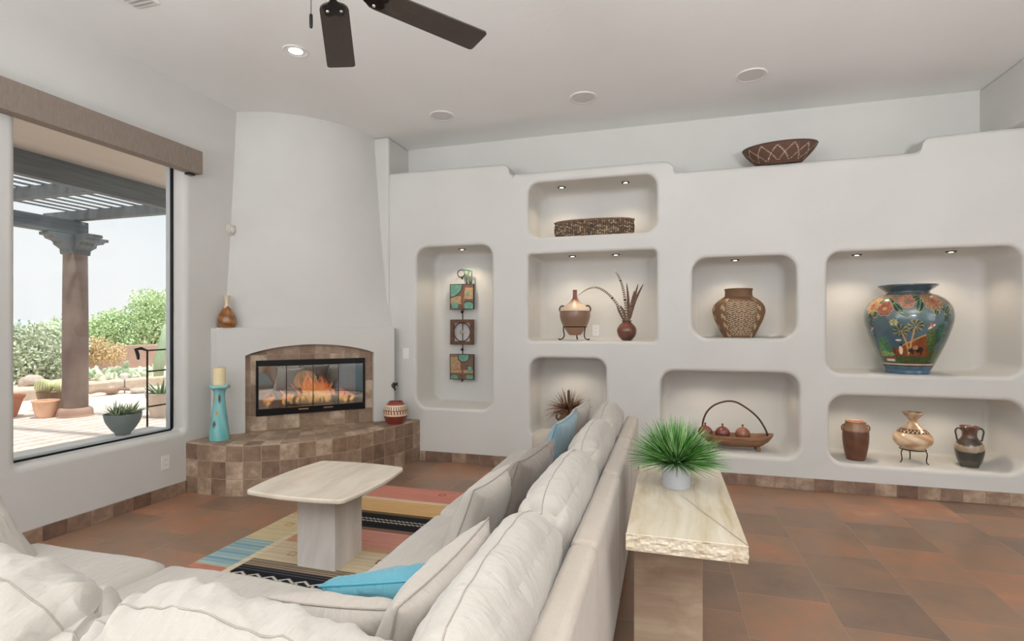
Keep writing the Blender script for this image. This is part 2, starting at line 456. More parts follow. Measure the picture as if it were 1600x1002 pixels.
# ---- left wall with the picture window and a second window out of frame
def wall_with_holes(name, plane, a0, a1, z0, z1, holes, thick, material, R=.05, e=.05, axis='x', sign=1):
    """wall in plane axis=plane, running a0..a1; sign = direction the room lies from the wall"""
    V = []; Fs = []
    def P(a, dpt, z):
        return (plane - sign * dpt, a, z) if axis == 'x' else (a, plane - sign * dpt, z)
    def add_loop(pts):
        i0 = len(V); V.extend(pts); return list(range(i0, i0 + len(pts)))
    outer = add_loop([P(a0, 0, z0), P(a1, 0, z0), P(a1, 0, z1), P(a0, 0, z1)])
    ob = add_loop([P(a0, thick, z0), P(a1, thick, z0), P(a1, thick, z1), P(a0, thick, z1)])
    hf = []; hb = []
    for (h0, h1, y0, y1) in holes:
        ls = []
        for k in range(7):
            a = pi / 2 * k / 6; of = e * (1 - math.sin(a)); dd = e * (1 - math.cos(a))
            ls.append(add_loop([P(x, dd, z) for x, z in rrect(h0 - of, h1 + of, y0 - of, y1 + of, R + of)]))
        for dd in (e + .012, thick - .012, thick): ls.append(add_loop([P(x, dd, z) for x, z in rrect(h0, h1, y0, y1, R)]))
        for A, B in zip(ls[:-1], ls[1:]):
            n = len(A)
            for i in range(n): j = (i + 1) % n; Fs.append([B[i], B[j], A[j], A[i]])
        hf.append(ls[0]); hb.append(ls[-1])
    nf = len(Fs)
    for lp0, hs in ((outer, hf), (ob, hb)):
        lps = [lp0] + [h[::-1] for h in hs]
        ia = 1 if axis == 'x' else 0
        polys = [[Vector((V[i][ia], V[i][2], 0)) for i in lp] for lp in lps]
        idx = [i for lp in lps for i in lp]
        for t in tessellate_polygon(polys): Fs.append([idx[i] for i in t])
    for i in range(4): j = (i + 1) % 4; Fs.append([outer[i], outer[j], ob[j], ob[i]])
    me = bpy.data.meshes.new(name); me.from_pydata(V, [], Fs); me.update()
    bm = bmesh.new(); bm.from_mesh(me); bmesh.ops.recalc_face_normals(bm, faces=bm.faces); bm.to_mesh(me); bm.free()
    o = link_mesh(name, me, material)
    for p in me.polygons[nf:]: p.use_smooth = False
    return struct(o)
WIN = (2.30, 3.50, .525, 2.80)
wall_with_holes('wall_left', XL, -3.5, YB + .2, 0, HC, [WIN, (-2.3, -.1, .5, 2.75)], .175, PLASTER, R=.03, e=.045, axis='x', sign=1)
wall_with_holes('wall_rear', -3.5, XL, 5.2, 0, HC, [(-3.4, 2.2, .4, 3.0)], .25, PLASTER, R=.03, e=.03, axis='y', sign=1)  # opening put in this unseen wall to let sky light in
struct(box('wall_right', 5.2, 5.4, -3.75, YB, 0, HC, PLASTER, bev=0))
struct(box('wall_right_header', 2.6, 2.95, -.2, YB + .02, 2.975, HC, PLASTER, bev=.02))

# baseboards of stone tile
struct(box('baseboard_back', -2.49, 5.2, YN - .014, YN + .01, 0, .10, BASE_X, bev=.002))
struct(box('baseboard_left', XL - .01, XL + .014, -3.5, 3.515, 0, .10, BASE_Y, bev=.002))

# ---- picture window
wy0, wy1, wz0, wz1 = WIN
win = struct(thing('window_1', 'picture window', 'window', (XL - .13, (wy0 + wy1) / 2, wz0)))
del win['label'], win['category']
hw = (wy1 - wy0) / 2; hz = wz1 - wz0
def frame_rect(name, hw, z0, z1, w, d, material, parent):
    V = []; 
    bm = bmesh.new()
    bm_box(bm, -d, d, -hw, -hw + w, z0, z1); bm_box(bm, -d, d, hw - w, hw, z0, z1)
    bm_box(bm, -d, d, -hw + w, hw - w, z0, z0 + w); bm_box(bm, -d, d, -hw + w, hw - w, z1 - w, z1)
    return bevel(from_bm(name, bm, material, parent), .003, 2)
fo = frame_rect('window_frame', hw + .004, -.005, hz + .005, .018, .010, BLACK, win)
f2 = frame_rect('outer_frame', hw - .012, .014, hz - .014, .010, .020, mat('grey_aluminium', srgb(196, 200, 204), .4), win); f2.location = (-.030, 0, 0)
gm, gt, gb = base('window_glass')
gt.n.remove(gb)
gl = gt.node('ShaderNodeBsdfGlossy'); gl.inputs['Roughness'].default_value = .01; gl.inputs['Color'].default_value = (1, 1, 1, 1)
tr = gt.node('ShaderNodeBsdfTransparent'); tr.inputs['Color'].default_value = (.98, .99, .985, 1)
mx = gt.node('ShaderNodeMixShader'); lw = gt.node('ShaderNodeLayerWeight'); lw.inputs['Blend'].default_value = .5
gt.l.new(gt.math('ADD', .025, gt.math('MULTIPLY', gt.math('POWER', lw.outputs['Facing'], 4.0), .5)), mx.inputs[0]); gt.l.new(tr.outputs[0], mx.inputs[1]); gt.l.new(gl.outputs[0], mx.inputs[2])
gt.l.new(mx.outputs[0], gt.n['Material Output'].inputs['Surface'])
box('pane', -.012, -.006, -hw + .015, hw - .015, .015, hz - .015, gm, win, bev=0)
struct(box('window_sill_outside', XL - .52, XL - .176, 1.9, 3.62, .47, .515, mat('exterior_sill', srgb(244, 244, 242), .6), bev=.008))
struct(box('wall_outside_plinth', XL - .48, XL - .176, 1.9, 3.60, -.05, .469, mat('exterior_stucco', srgb(190, 170, 150), .8), bev=0))

# valance over the window
box_v = box('window_valance', XL + .001, XL + .10, 1.75, 3.59, 2.715, 2.91, mat('woven_taupe', srgb(134, 120, 109), .85, col2=srgb(144, 130, 119), nscale=60, bump=.2, bscale=200, stretch=(1, 1, .3)), bev=.004)
tag(box_v, 'long taupe woven fabric valance mounted above the picture window', 'valance')
box('mount_bracket', XL + .0, XL + .05, 3.50, 3.56, 2.70, 2.716, BLACK, box_v, bev=.001)

# ---- ceiling fixtures
def can_light(x, y, lit, label, energy=14):
    t = thing('recessed_light', label, 'ceiling light', (x, y, HC))
    lathe('trim_ring', [(.062, .0), (.075, -.004), (.088, -.006), (.092, -.002), (.092, .001)], WHITE_PL if lit else WHITE_PL, t, sm=3)
    lathe('baffle', [(.064, -.003), (.056, -.002), (.048, -.0015)], CHROME, t, sm=0)
    v, f = lathe_vf([(.0, -.0016), (.050, -.0016)], 32)
    from_py('lens', v, f, mat('can_lens', (1, .95, .85), .5, emit=(1, .93, .8), estr=9), t)
    return t
can_light(-2.635, 3.29, True, 'round lit recessed downlight in the ceiling left of the fan', 14)
add_light('ceiling_spot', 'SPOT', (-2.635, 3.29, HC - .02), 22, (1, .94, .86), direction=(0, 0, -1), spot_size=math.radians(120), spot_blend=.8, shadow_soft_size=.06)
# unseen spots added at the ceiling beyond the frame to brighten the room
for i, (x, y) in enumerate([(-2.635, -1.2), (1.9, 1.0), (2.8, 3.2), (3.4, -.6), (0.2, -1.8)]):
    add_light('ceiling_spot', 'SPOT', (x, y, HC - .02), 20, (1, .96, .9), direction=(0, 0, -1), spot_size=math.radians(150), spot_blend=.8, shadow_soft_size=.08)
SPK_G = mat('speaker_grille', srgb(214, 211, 208), .6, bump=.3, bscale=400)
for (x, y, lab) in [(-2.08, 4.69, 'round white ceiling speaker nearest the fireplace'), (-.71, 4.67, 'round white ceiling speaker in the middle of the row of three'), (.66, 4.64, 'round white ceiling speaker above the ledge basket, rightmost of three')]:
    t = thing('ceiling_speaker', lab, 'ceiling speaker', (x, y, HC), group='round speakers in the ceiling')
    lathe('trim_ring', [(.100, -.006), (.104, -.010), (.116, -.009), (.121, -.004), (.121, .001)], mat('speaker_ring', srgb(226, 223, 220), .5), t, sm=3)
    v, f = lathe_vf([(.0, -.008), (.06, -.0078), (.102, -.007)], 48)
    from_py('grille', v, f, SPK_G, t)
vt = thing('ceiling_vent', 'small white slotted air vent at the top left of the ceiling', 'air vent', (-3.16, 2.44, HC))
box('vent_frame', -.09, .09, -.12, .12, -.008, 0.001, WHITE_PL, vt, bev=.003)
for k in range(6): box('slat', -.075, .075, -.09 + k * .034, -.078 + k * .034, -.014, -.006, mat('vent_slat', srgb(170, 168, 165), .5), vt, bev=.001)

# ---- ceiling fan
FAN = (-1.25, 1.76, 2.75)
fan = thing('ceiling_fan', 'dark bronze ceiling fan with wide flat blades and a pull chain', 'ceiling fan', (FAN[0], FAN[1], HC))
dz = FAN[2] - HC
BRZ = mat('dark_bronze', srgb(38, 34, 32), .32, .7)
BLD = mat('dark_blade', srgb(62, 55, 51), .5, col2=srgb(72, 62, 57), nscale=8, stretch=(1, 6, 1))
lathe('canopy', [(.0, 0), (.07, -.001), (.075, -.03), (.05, -.07), (.02, -.09)], BRZ, fan)
tube('downrod', [(0, 0, -.05), (0, 0, dz + .2)], .014, BRZ, fan)
lathe('motor_housing', [(.0, dz + .24), (.03, dz + .24), (.07, dz + .2), (.105, dz + .14), (.11, dz + .08), (.09, dz + .03), (.05, dz + .015), (0, dz + .014)], BRZ, fan)
lathe('switch_housing', [(.0, dz + .03), (.045, dz + .02), (.048, dz - .02), (.035, dz - .045), (.0, dz - .05)], BRZ, fan, sm=4)
angs = [121, 55, 341, 268, 195]
for a in angs:
    R = math.radians(a)
    M = Matrix.Rotation(R, 4, 'Z') @ Matrix.Translation((0, 0, dz)) @ Matrix.Rotation(math.radians(-9), 4, 'X')
    x0, x1, w0, w1 = .155, .705, .060, .070
    ol = []
    for k in range(9):      # rounded root
        an = pi / 2 + pi * k / 8; ol.append((x0 + .045 + .05 * math.cos(an) * 1.1, w0 * math.sin(an)))
    for cx, cy, a0 in ((x1 - .018, -w1 + .018, -90), (x1 - .018, w1 - .018, 0)):
        for k in range(6):
            an = math.radians(a0 + 90 * k / 5); ol.append((cx + .018 * math.cos(an), cy + .018 * math.sin(an)))
    b = prism('blade', ol, -.004, .004, BLD, fan, bev=.002); b.matrix_local = M
    br_o = [(.05, .016), (.12, .012), (.15, .03), (.185, .044), (.225, .040), (.235, .018), (.222, .006), (.222, -.006), (.235, -.018), (.225, -.040), (.185, -.044), (.15, -.03), (.12, -.012), (.05, -.016)]
    k = prism('blade_bracket', br_o, -.012, -.0045, BRZ, b, bev=.002)
    for sx, sy in ((.19, .028), (.19, -.028)):
        s = lathe('screw', [(0, -.016), (.006, -.0155), (.007, -.0121)], CHROME, k, seg=12, sm=0, loc=(sx, sy, 0))
pc = tube('pull_chain', [(-.07, -.02, dz + .02), (-.073, -.02, dz - .05), (-.073, -.02, dz - .136)], .0014, BRZ, fan, sides=6)
lathe('chain_pendant', [(.0, .0), (.005, -.002), (.0065, -.01), (.0065, -.045), (.004, -.055), (0, -.056)], BRZ, pc, seg=16, sm=3, loc=(-.073, -.02, dz - .132))

# ---- wall plates and sensor
def plate(name, label, cat, loc, rot, kind):
    t = thing(name, label, cat, loc, rot)
    ol = rrect(-.035, .035, -.057, .057, .006, 3)
    pl = prism('cover_plate', [(x, z) for x, z in ol], -.001, .006, WHITE_PL, t, bev=.002); pl.rotation_euler = (pi / 2, 0, 0)
    if kind == 'outlet':
        for zc in (.02, -.02):
            r = prism('receptacle', rrect(-.017, .017, zc - .014, zc + .014, .008, 4), .006, .0085, WHITE_PL, t, bev=.001); r.rotation_euler = (pi / 2, 0, 0)
            for sx in (-.006, .006): box('slot', sx - .001, sx + .001, -.0091, -.0083, zc - .003, zc + .006, BLACK, r, bev=0).rotation_euler = (-pi / 2, 0, 0)
    else:
        r = prism('rocker', rrect(-.016, .016, -.033, .033, .002, 2), .006, .010, WHITE_PL, t, bev=.002); r.rotation_euler = (pi / 2, 0, 0)
    return t
plate('wall_outlet', 'white wall outlet low on the left wall below the window', 'outlet', (XL, 3.32, .30), (0, 0, pi / 2), 'outlet')
plate('wall_outlet', 'white wall outlet at the back of the niche beside the brown jug', 'outlet', (-.72, YN + .559, 1.37), (0, 0, 0), 'outlet')
plate('light_switch', 'white light switch plate on the wall just right of the mantel', 'light switch', (-2.665, YN, 1.125), (0, 0, 0), 'switch')
sn = thing('motion_sensor', 'small white wedge shaped motion sensor high on the left wall', 'motion sensor', (XL, 3.967, 2.314))
sm_ = prism('sensor_body', [(-.034, .045), (.034, .045), (.036, .0), (.022, -.035), (.0, -.05), (-.022, -.035), (-.036, 0)], 0, .045, mat('sensor_plastic', srgb(206, 200, 190), .5), sn, bev=.008, seg=3)
sm_.rotation_euler = (pi / 2, 0, pi / 2)
sl = prism('sensor_lens', [(-.022, .02), (.022, .02), (.02, -.02), (.0, -.03), (-.02, -.02)], .045, .052, mat('sensor_lens', srgb(230, 226, 220), .25), sn, bev=.004); sl.rotation_euler = (pi / 2, 0, pi / 2)

# ---- niche puck lights
PUCK_R = mat('puck_ring', srgb(70, 66, 62), .35, .7)
PUCK_L = mat('puck_lens', (1, .95, .85), .4, emit=(1, .9, .75), estr=12)
pucks = [(-2.123, 2.25, 'above the hanging metal sculpture', 9), (-1.029, 2.84, 'above the long basket, left one', 5), (-.388, 2.84, 'above the long basket, right one', 5), (-.917, 2.13, 'above the brown jug on its stand', 6), (-.481, 2.13, 'above the feathers in the small pot', 6), (.619, 2.035, 'above the woven basket jar', 6), (1.617, 2.045, 'above the big painted jar, left one', 8), (2.314, 2.045, 'above the big painted jar, right one', 8)]
for x, z, lab, en in pucks:
    t = thing('puck_light', 'small round lit puck light ' + lab, 'puck light', (x, 5.32, z), group='puck lights in the wall niches')
    lathe('ring', [(.019, -.003), (.030, -.009), (.038, -.007), (.041, .0), (.041, .004)], PUCK_R, t, seg=28, sm=3)
    en *= 1.7
    v, f = lathe_vf([(0, -.0085), (.012, -.008), (.019, -.006)], 28)
    from_py('lens', v, f, PUCK_L, t)
    L = add_light('niche_spot', 'SPOT', (x, 5.32, z - .012), en, (1, .82, .62), direction=(0, 0, -1), spot_size=math.radians(125), spot_blend=.6, shadow_soft_size=.012)
# hidden pucks behind the top edges; dried plant niche lamp added to brighten it
for x, z, en in [(1.62, .81, 7), (2.3, .81, 7), (.35, .985, 5), (.8, .985, 4), (-.93, 1.085, 6)]:
    add_light('niche_spot', 'SPOT', (x, 5.27, z), en, (1, .82, .62), direction=(0, 0, -1), spot_size=math.radians(130), spot_blend=.6, shadow_soft_size=.012)

# ================================================================== FIREPLACE
A = Vector((-3.93, 3.72)); B = Vector((-2.70, 4.985))
AB = (B - A); L = AB.length; ux = AB.normalized(); ang = math.atan2(ux.y, ux.x)
mid = (A + B) / 2
fp = thing('fireplace', 'white plaster corner fireplace with a flared chimney breast and a curved stone tiled hearth', 'fireplace', (mid.x, mid.y, 0), (0, 0, ang))
# in the fireplace frame: x along the front, y inwards to the corner
def loc2(px, py):
    d = Vector((px, py)) - mid; return (d.x * ux.x + d.y * ux.y, -d.x * ux.y + d.y * ux.x)
hz_ = .428
h2 = L / 2
OX0, OX1 = -.565, .615
# mantel block
pts = [(-h2 + .08, hz_), (OX0, hz_), (OX0, 1.135)]
n = 22
for k in range(n + 1):
    t_ = k / n; x = OX0 + (OX1 - OX0) * t_; pts.append((x, 1.14 + .095 * (1 - (2 * t_ - 1) ** 2) ** .85))
pts += [(OX1, 1.135), (OX1, hz_), (h2 - .05, hz_), (h2 - .05, 1.4), (-h2 + .08, 1.4)]
cl = [pts[0]]
for p in pts[1:]:
    if (Vector(p) - Vector(cl[-1])).length > 1e-3: cl.append(p)
mb = prism('mantel', cl, -.30, 0, PLASTER, fp, bev=.035, seg=4); mb.rotation_euler = (pi / 2, 0, 0)
# soft rounded shoulder that carries the mantel round to the left wall
sh = [(-h2 + .115 - .13 * math.sin(a_), .135 - .13 * math.cos(a_)) for a_ in [pi / 2 * k / 8 for k in range(9)]]
prism('mantel_shoulder', [(-h2 + .13, .005)] + sh + [(-h2 - .02, .29), (-h2 + .13, .29)], hz_ + .001, 1.395, PLASTER, fp, bev=.012)
# chimney breast: plan curve blends from a wide flat bow at the mantel to a quarter round at the ceiling
V = []; Fs = []; NL = 26; NK = 40
for j in range(NL + 1):
    s = j / NL; z = 1.36 + (HC - 1.36) * s; q = s ** .75
    p0 = Vector((-3.93, 3.90 + (4.06 - 3.90) * q)); p1 = Vector((-2.80 + (-3.03 + 2.80) * q, 5.09))
    d = p1 - p0; nn = Vector((d.y, -d.x)).normalized(); sag = .07 + (.25 - .07) * (q ** .8)
    for k in range(NK + 1):
        t_ = k / NK; w = 1 - abs(2 * t_ - 1) ** 2.2
        p = p0 + d * t_ + nn * sag * w
        a_, b_ = loc2(p.x, p.y); V.append((a_, b_, z))
for j in range(NL):
    for k in range(NK):
        i = j * (NK + 1) + k; Fs.append((i, i + 1, i + NK + 2, i + NK + 1))
cb = from_py('chimney_breast', V, Fs, PLASTER, fp)
# tile surround
bm = bmesh.new()
for q in [(OX0 - .03, -.475, hz_ - .02, 1.30), (.535, OX1 + .03, hz_ - .02, 1.30), (-.475, .535, hz_ - .02, .57), (-.475, .535, 1.09, 1.30)]: bm_box(bm, q[0], q[1], .055, .14, q[2], q[3])
srr = from_bm('tile_surround', bm, SURR, fp, smooth=False)
# hearth: curved front, top laid from the same curve
front = catmull([(-3.925, 3.515, 0), (-3.66, 3.50, 0), (-3.40, 3.535, 0), (-3.14, 3.67, 0), (-2.90, 3.90, 0), (-2.72, 4.22, 0), (-2.60, 4.6, 0), (-2.50, 5.065, 0)], 12)
def resample(P, n):
    d = [0]
    for a, b in zip(P[:-1], P[1:]): d.append(d[-1] + (b - a).length)
    out = []; 
    for k in range(n + 1):
        t = d[-1] * k / n; i = min(max(0, next((q for q in range(len(d)) if d[q] >= t - 1e-9), len(d) - 1) - 1), len(P) - 2)
        f = (t - d[i]) / max(d[i + 1] - d[i], 1e-9); out.append(P[i].lerp(P[i + 1], f))
    return out, d[-1]
FR, FL = resample(front, 70)
backc = [Vector((-3.92, 3.95, 0)), Vector((-2.8, 5.05, 0))]
V = []; Fs = []; UV = []
for i, p in enumerate(FR):
    u = FL * i / 70
    for z in (0, hz_ - .012): V.append((p.x, p.y, z)); UV.append((u, z))
for i in range(70): a = i * 2; Fs.append((a, a + 2, a + 3, a + 1))
o0 = len(V)
rows = [(.0, hz_ - .012, .001), (.006, hz_ - .003, .006), (.014, hz_, .014)] + [(w, hz_, w) for w in (.143, .286, .42, .56, .72)]
for i, p in enumerate(FR):
    t_ = i / 70; u = FL * t_
    bp = backc[0].lerp(backc[1], t_)
    full = (bp - p).length; dr = (bp - p).normalized()
    for w, z, vv in rows:
        ww = w if w < .02 else min(w / .72, 1) * (full)
        q = p + dr * ww; V.append((q.x, q.y, z)); UV.append((u, hz_ + (ww if w >= .02 else vv)))
nr = len(rows)
for i in range(70):
    for j in range(nr - 1):
        a = o0 + i * nr + j; Fs.append((a, a + nr, a + nr + 1, a + 1))
vv = [(*loc2(x, y), z) for x, y, z in V]
hearth = from_py('hearth', vv, Fs, HEARTH, fp)
uvl = hearth.data.uv_layers.new(name='UVMap')
for lp in hearth.data.loops: uvl.data[lp.index].uv = UV[lp.vertex_index]
# firebox with black frame and reflective bifold glass doors
fb = box('firebox', -.47, .53, .60, .62, .56, 1.10, mat('soot_black', (.02, .018, .016), .9), fp, bev=0)
for (a, b, c, d, e_, f_) in [(-.48, -.47, .14, .62, .56, 1.10), (.53, .54, .14, .62, .56, 1.10), (-.48, .54, .14, .62, .55, .56), (-.48, .54, .14, .62, 1.10, 1.11)]:
    box('firebox_wall', a, b, c, d, e_, f_, mat('soot_side', (.03, .027, .024), .9), fp, bev=0)
FX0, FX1, FZ0, FZ1 = -.475, .535, .57, 1.09
bm = bmesh.new()
for q in [(FX0, FX1, FZ1 - .055, FZ1), (FX0, FX1, FZ0, FZ0 + .065), (FX0, FX0 + .022, FZ0 + .065, FZ1 - .055), (FX1 - .022, FX1, FZ0 + .065, FZ1 - .055)]:
    bm_box(bm, q[0], q[1], .030, .06, q[2], q[3])
df = bevel(from_bm('door_frame', bm, BLACK, fp), .004, 2)
gm2, gt2, gb2 = base('fireplace_glass'); gt2.n.remove(gb2)
g1 = gt2.node('ShaderNodeBsdfGlossy'); g1.inputs['Roughness'].default_value = .02; g1.inputs['Color'].default_value = (.85, .87, .9, 1)
g2 = gt2.node('ShaderNodeBsdfTransparent'); g2.inputs['Color'].default_value = (.9, .88, .86, 1)
g3 = gt2.node('ShaderNodeMixShader'); g3.inputs[0].default_value = .5
gt2.l.new(g2.outputs[0], g3.inputs[1]); gt2.l.new(g1.outputs[0], g3.inputs[2]); gt2.l.new(g3.outputs[0], gt2.n['Material Output'].inputs['Surface'])
gw_ = (FX1 - FX0 - .044) / 4
for k in range(4):
    x0 = FX0 + .022 + gw_ * k
    box('glass_panel', x0 + .002, x0 + gw_ - .002, .043, .048, FZ0 + .067, FZ1 - .057, gm2, fp, bev=0)
    if k: box('panel_edge', x0 - .003, x0 + .003, .039, .051, FZ0 + .066, FZ1 - .056, BLACK, fp, bev=0)
for x in (-.06, .17):
    box('handle', x - .045, x + .045, .017, .0295, FZ0 + .035, FZ0 + .047, mat('brushed_brass_handle', srgb(190, 150, 120), .3, .8), fp, bev=.002)
# logs and flames
LOG = mat('charred_log', (.05, .04, .035), .9, col2=(.35, .33, .3), nscale=14, bump=.5, bscale=30)
for (x, y, z, l, r, a, e_) in [(-.05, .30, .64, .62, .045, 4, 0), (.08, .38, .66, .5, .05, -6, 3), (.02, .33, .73, .45, .035, 14, 10), (-.18, .35, .70, .3, .032, -24, 14)]:
    P = [Vector((-l / 2 + l * k / 10, random.uniform(-.006, .006), random.uniform(-.006, .006))) for k in range(11)]
    o = tube('log', P, [r * (.9 + .2 * random.random()) for _ in P], LOG, fp, sides=12, loc=(x, y, z), rot=(0, math.radians(e_), math.radians(a)))
fm, ft, fb_ = base('flame'); ft.n.remove(fb_)
sz = ft.node('ShaderNodeSeparateXYZ'); ft.l.new(ft.coord('Generated'), sz.inputs[0])
em = ft.node('ShaderNodeEmission'); em.inputs['Strength'].default_value = 2.6
nz = ft.noise(ft.coord('Object', (1, 1, .5)), 14, 4)
hh = ft.math('ADD', sz.outputs['Z'], ft.math('MULTIPLY', ft.math('SUBTRACT', nz, .5), .5))
ft.l.new(ft.ramp(hh, [(.0, (.9, .45, .10)), (.3, (1.0, .58, .15)), (.5, (1.0, .34, .07)), (.9, (.8, .15, .04))]), em.inputs['Color'])
tp = ft.node('ShaderNodeBsdfTransparent'); ms = ft.node('ShaderNodeMixShader')
lw2 = ft.node('ShaderNodeLayerWeight'); lw2.inputs['Blend'].default_value = .35
al = ft.math('MULTIPLY', ft.math('SUBTRACT', 1.0, lw2.outputs['Facing']), ft.math('MULTIPLY', ft.ramp(nz, [(.38, (.08, .08, .08)), (.58, (1, 1, 1))]), ft.ramp(sz.outputs['Z'], [(.0, (.15, .15, .15)), (.25, (1, 1, 1))])))
ft.l.new(al, ms.inputs[0]); ft.l.new(tp.outputs[0], ms.inputs[1]); ft.l.new(em.outputs[0], ms.inputs[2])
ft.l.new(ms.outputs[0], ft.n['Material Output'].inputs['Surface'])
random.seed(11)
for k in range(64):
    x = random.gauss(.08, .17) if k < 30 else random.uniform(-.38, .44)
    x = max(-.44, min(.44, x)); h = (.17 * math.exp(-((x - .05) / .2) ** 2) + .13) * random.uniform(.6, 1.05); w = random.uniform(.010, .026)
    y = random.uniform(.16, .42); ph = random.uniform(0, 6); P = []; Rr = []
    for i in range(13):
        s = i / 12; P.append((x + .028 * math.sin(ph + s * 7) * s ** .6, y + .015 * math.cos(ph + s * 3), .635 + h * s)); Rr.append(max(w * (math.sin(pi * min(s * .62 + .2, 1)) ** 1.3) * (1 - s ** 3), .0008))
    fl = tube('flame', P, Rr, fm, fp, sides=10)
fl_l = add_light('fire_glow', 'POINT', (mid.x - .707 * .0 + (-ux.y) * .3, mid.y + ux.x * .3, .85), 3.0, (1, .5, .18), shadow_soft_size=.12)

# ================================================================== RUG
def rug():
    x0, x1, y0, y1 = -2.68, -.9, 1.75, 4.13
    nx, ny = 356, 476
    V = []; F = []
    for j in range(ny + 1):
        for i in range(nx + 1):
            V.append((x0 + (x1 - x0) * i / nx, y0 + (y1 - y0) * j / ny, .011))
    for j in range(ny):
        for i in range(nx): a = j * (nx + 1) + i; F.append((a, a + 1, a + nx + 2, a + nx + 1))
    # skirt
    n0 = len(V)
    ring = [(x0, y0), (x1, y0), (x1, y1), (x0, y1)]
    cor = [0, nx, ny * (nx + 1) + nx, ny * (nx + 1)]
    for p in ring: V.append((*p, .0))
    for k in range(4): F.append((n0 + k, n0 + (k + 1) % 4, cor[(k + 1) % 4], cor[k]))
    o = from_py('area_rug', V, F, vcol_mat('wool_rug', .95, bump=.35, bscale=220, spec=.1, weave=.6), smooth=False)
    def fn(x, y, z):
        n = len(x); rng = np.random.RandomState(3)
        c = np.zeros((n, 3), dtype=np.float32); c[:] = srgb(206, 186, 152)
        def band(a, b, col, m=None):
            k = (y >= a) & (y < b)
            if m is not None: k &= m
            c[k] = srgb(*col)
        band(3.83, 4.2, (200, 134, 118)); band(3.785, 3.83, (214, 196, 170)); band(3.53, 3.785, (212, 172, 120))
        band(3.485, 3.53, (112, 92, 68)); band(3.235, 3.485, (38, 38, 42)); band(3.185, 3.235, (134, 104, 92))
        band(2.945, 3.185, (204, 146, 130)); band(2.88, 2.945, (196, 150, 122)); band(2.60, 2.88, (208, 190, 160))
        for k, yy in enumerate(np.arange(2.52, 2.61, .018)): band(yy, yy + .010, (96, 82, 70)); band(yy + .010, yy + .018, (176, 158, 134))
        band(2.26, 2.52, (34, 36, 42)); band(2.22, 2.26, (150, 130, 110)); band(1.95, 2.22, (200, 140, 122)); band(1.7, 1.95, (208, 168, 118))
        for yy in (2.50, 2.475): band(yy, yy + .007, (84, 80, 82))
        # twisted cords on the dark band
        for yc in (3.345, 3.385):
            k = (np.abs(y - yc - .006 * np.sin(x * 190)) < .0062); c[k] = srgb(186, 178, 164)
        # hooked zigzag on the near dark band
        ph = (x * 9.5) % 1.0
        zz = 2.405 + .034 * np.abs(2 * ph - 1) 
        k = (np.abs(y - zz) < .0075) & (y < 2.5); c[k] = srgb(206, 200, 184)
        k = (np.hypot(((x * 9.5) % 1.0 - .75) / 9.5, y - 2.40) < .010); c[k] = srgb(206, 200, 184)
        # left border strip
        L = x < -2.43
        k = L; c[k] = srgb(208, 190, 152)
        k = L & (y < 2.84) & (y > 2.46)
        st = (np.sin(y * 150) + np.sin(y * 61 + 1)) * .25 + .5
        blue = np.array(srgb(112, 158, 180)); pale = np.array(srgb(176, 190, 176)); c[k] = (blue + (pale - blue) * st[:, None])[k]
        k = L & (y < 2.46); c[k] = srgb(190, 128, 108)
        k = L & (y > 3.3); c[k] = srgb(204, 170, 116)
        k = (x >= -2.43) & (x < -2.385); c[k] = srgb(216, 202, 172)
        # small squares
        for (cx, cy, col) in [(-1.62, 2.77, (120, 96, 72)), (-1.30, 2.74, (120, 96, 72)), (-2.55, 3.12, (188, 150, 96)), (-2.20, 2.72, (180, 150, 110)), (-1.28, 3.98, (120, 66, 58)), (-1.52, 3.98, (150, 84, 70)), (-1.06, 3.98, (120, 66, 58)), (-1.78, 4.02, (150, 84, 70))]:
            d = np.maximum(np.abs(x - cx), np.abs(y - cy)); k = (d < .028) & (d > .016); c[k] = srgb(*col)
        # yarn streaks running across
        row = ((y - y0) / .008).astype(int); st = 1 + (rng.rand(2000)[row % 2000] - .5) * .16
        seg = ((x - x0) / .16 + rng.rand(2000)[row % 2000] * 3).astype(int); st *= 1 + (rng.rand(5000)[(row * 31 + seg * 7) % 5000] - .5) * .12
        return c * st[:, None]
    paint(o, fn)
    tag(o, 'flat striped wool rug in pink, beige, orange and black under the travertine coffee table', 'rug')
rug()

# ================================================================== COFFEE TABLE
ct = thing('coffee_table', 'low cream travertine coffee table with a curved-edge top on a square block pedestal', 'coffee table', (-1.93, 2.72, .011))
ol = []
hx, hy, rc, bx, by = .315, .345, .05, .028, .022
def side(p, q, bulge, n=10):
    out = []
    d = (q - p); nn = Vector((d.y, -d.x)).normalized()
    for k in range(n): t_ = k / n; out.append(p + d * t_ + nn * bulge * (1 - (2 * t_ - 1) ** 2))
    return out
cr_ = [Vector((-hx, -hy)), Vector((hx, -hy)), Vector((hx, hy)), Vector((-hx, hy))]
for i in range(4):
    a, b = cr_[i], cr_[(i + 1) % 4]; d = (b - a).normalized(); c2 = cr_[(i + 2) % 4]; d2 = (c2 - b).normalized()
    ol += side(a + d * rc, b - d * rc, (by if i % 2 == 0 else bx))
    for k in range(6):
        t_ = k / 6; p0, p1, p2 = b - d * rc, b, b + d2 * rc; ol.append(p0 * (1 - t_) ** 2 + p1 * 2 * t_ * (1 - t_) + p2 * t_ * t_)
tt = prism('tabletop', [(p.x, p.y) for p in ol], .462, .489, TRAV_TABLE, ct, bev=.009, seg=4)
pd = box('pedestal', -.13, .125, -.135, .14, 0, .4618, TRAV_LEG, ct, bev=.003)

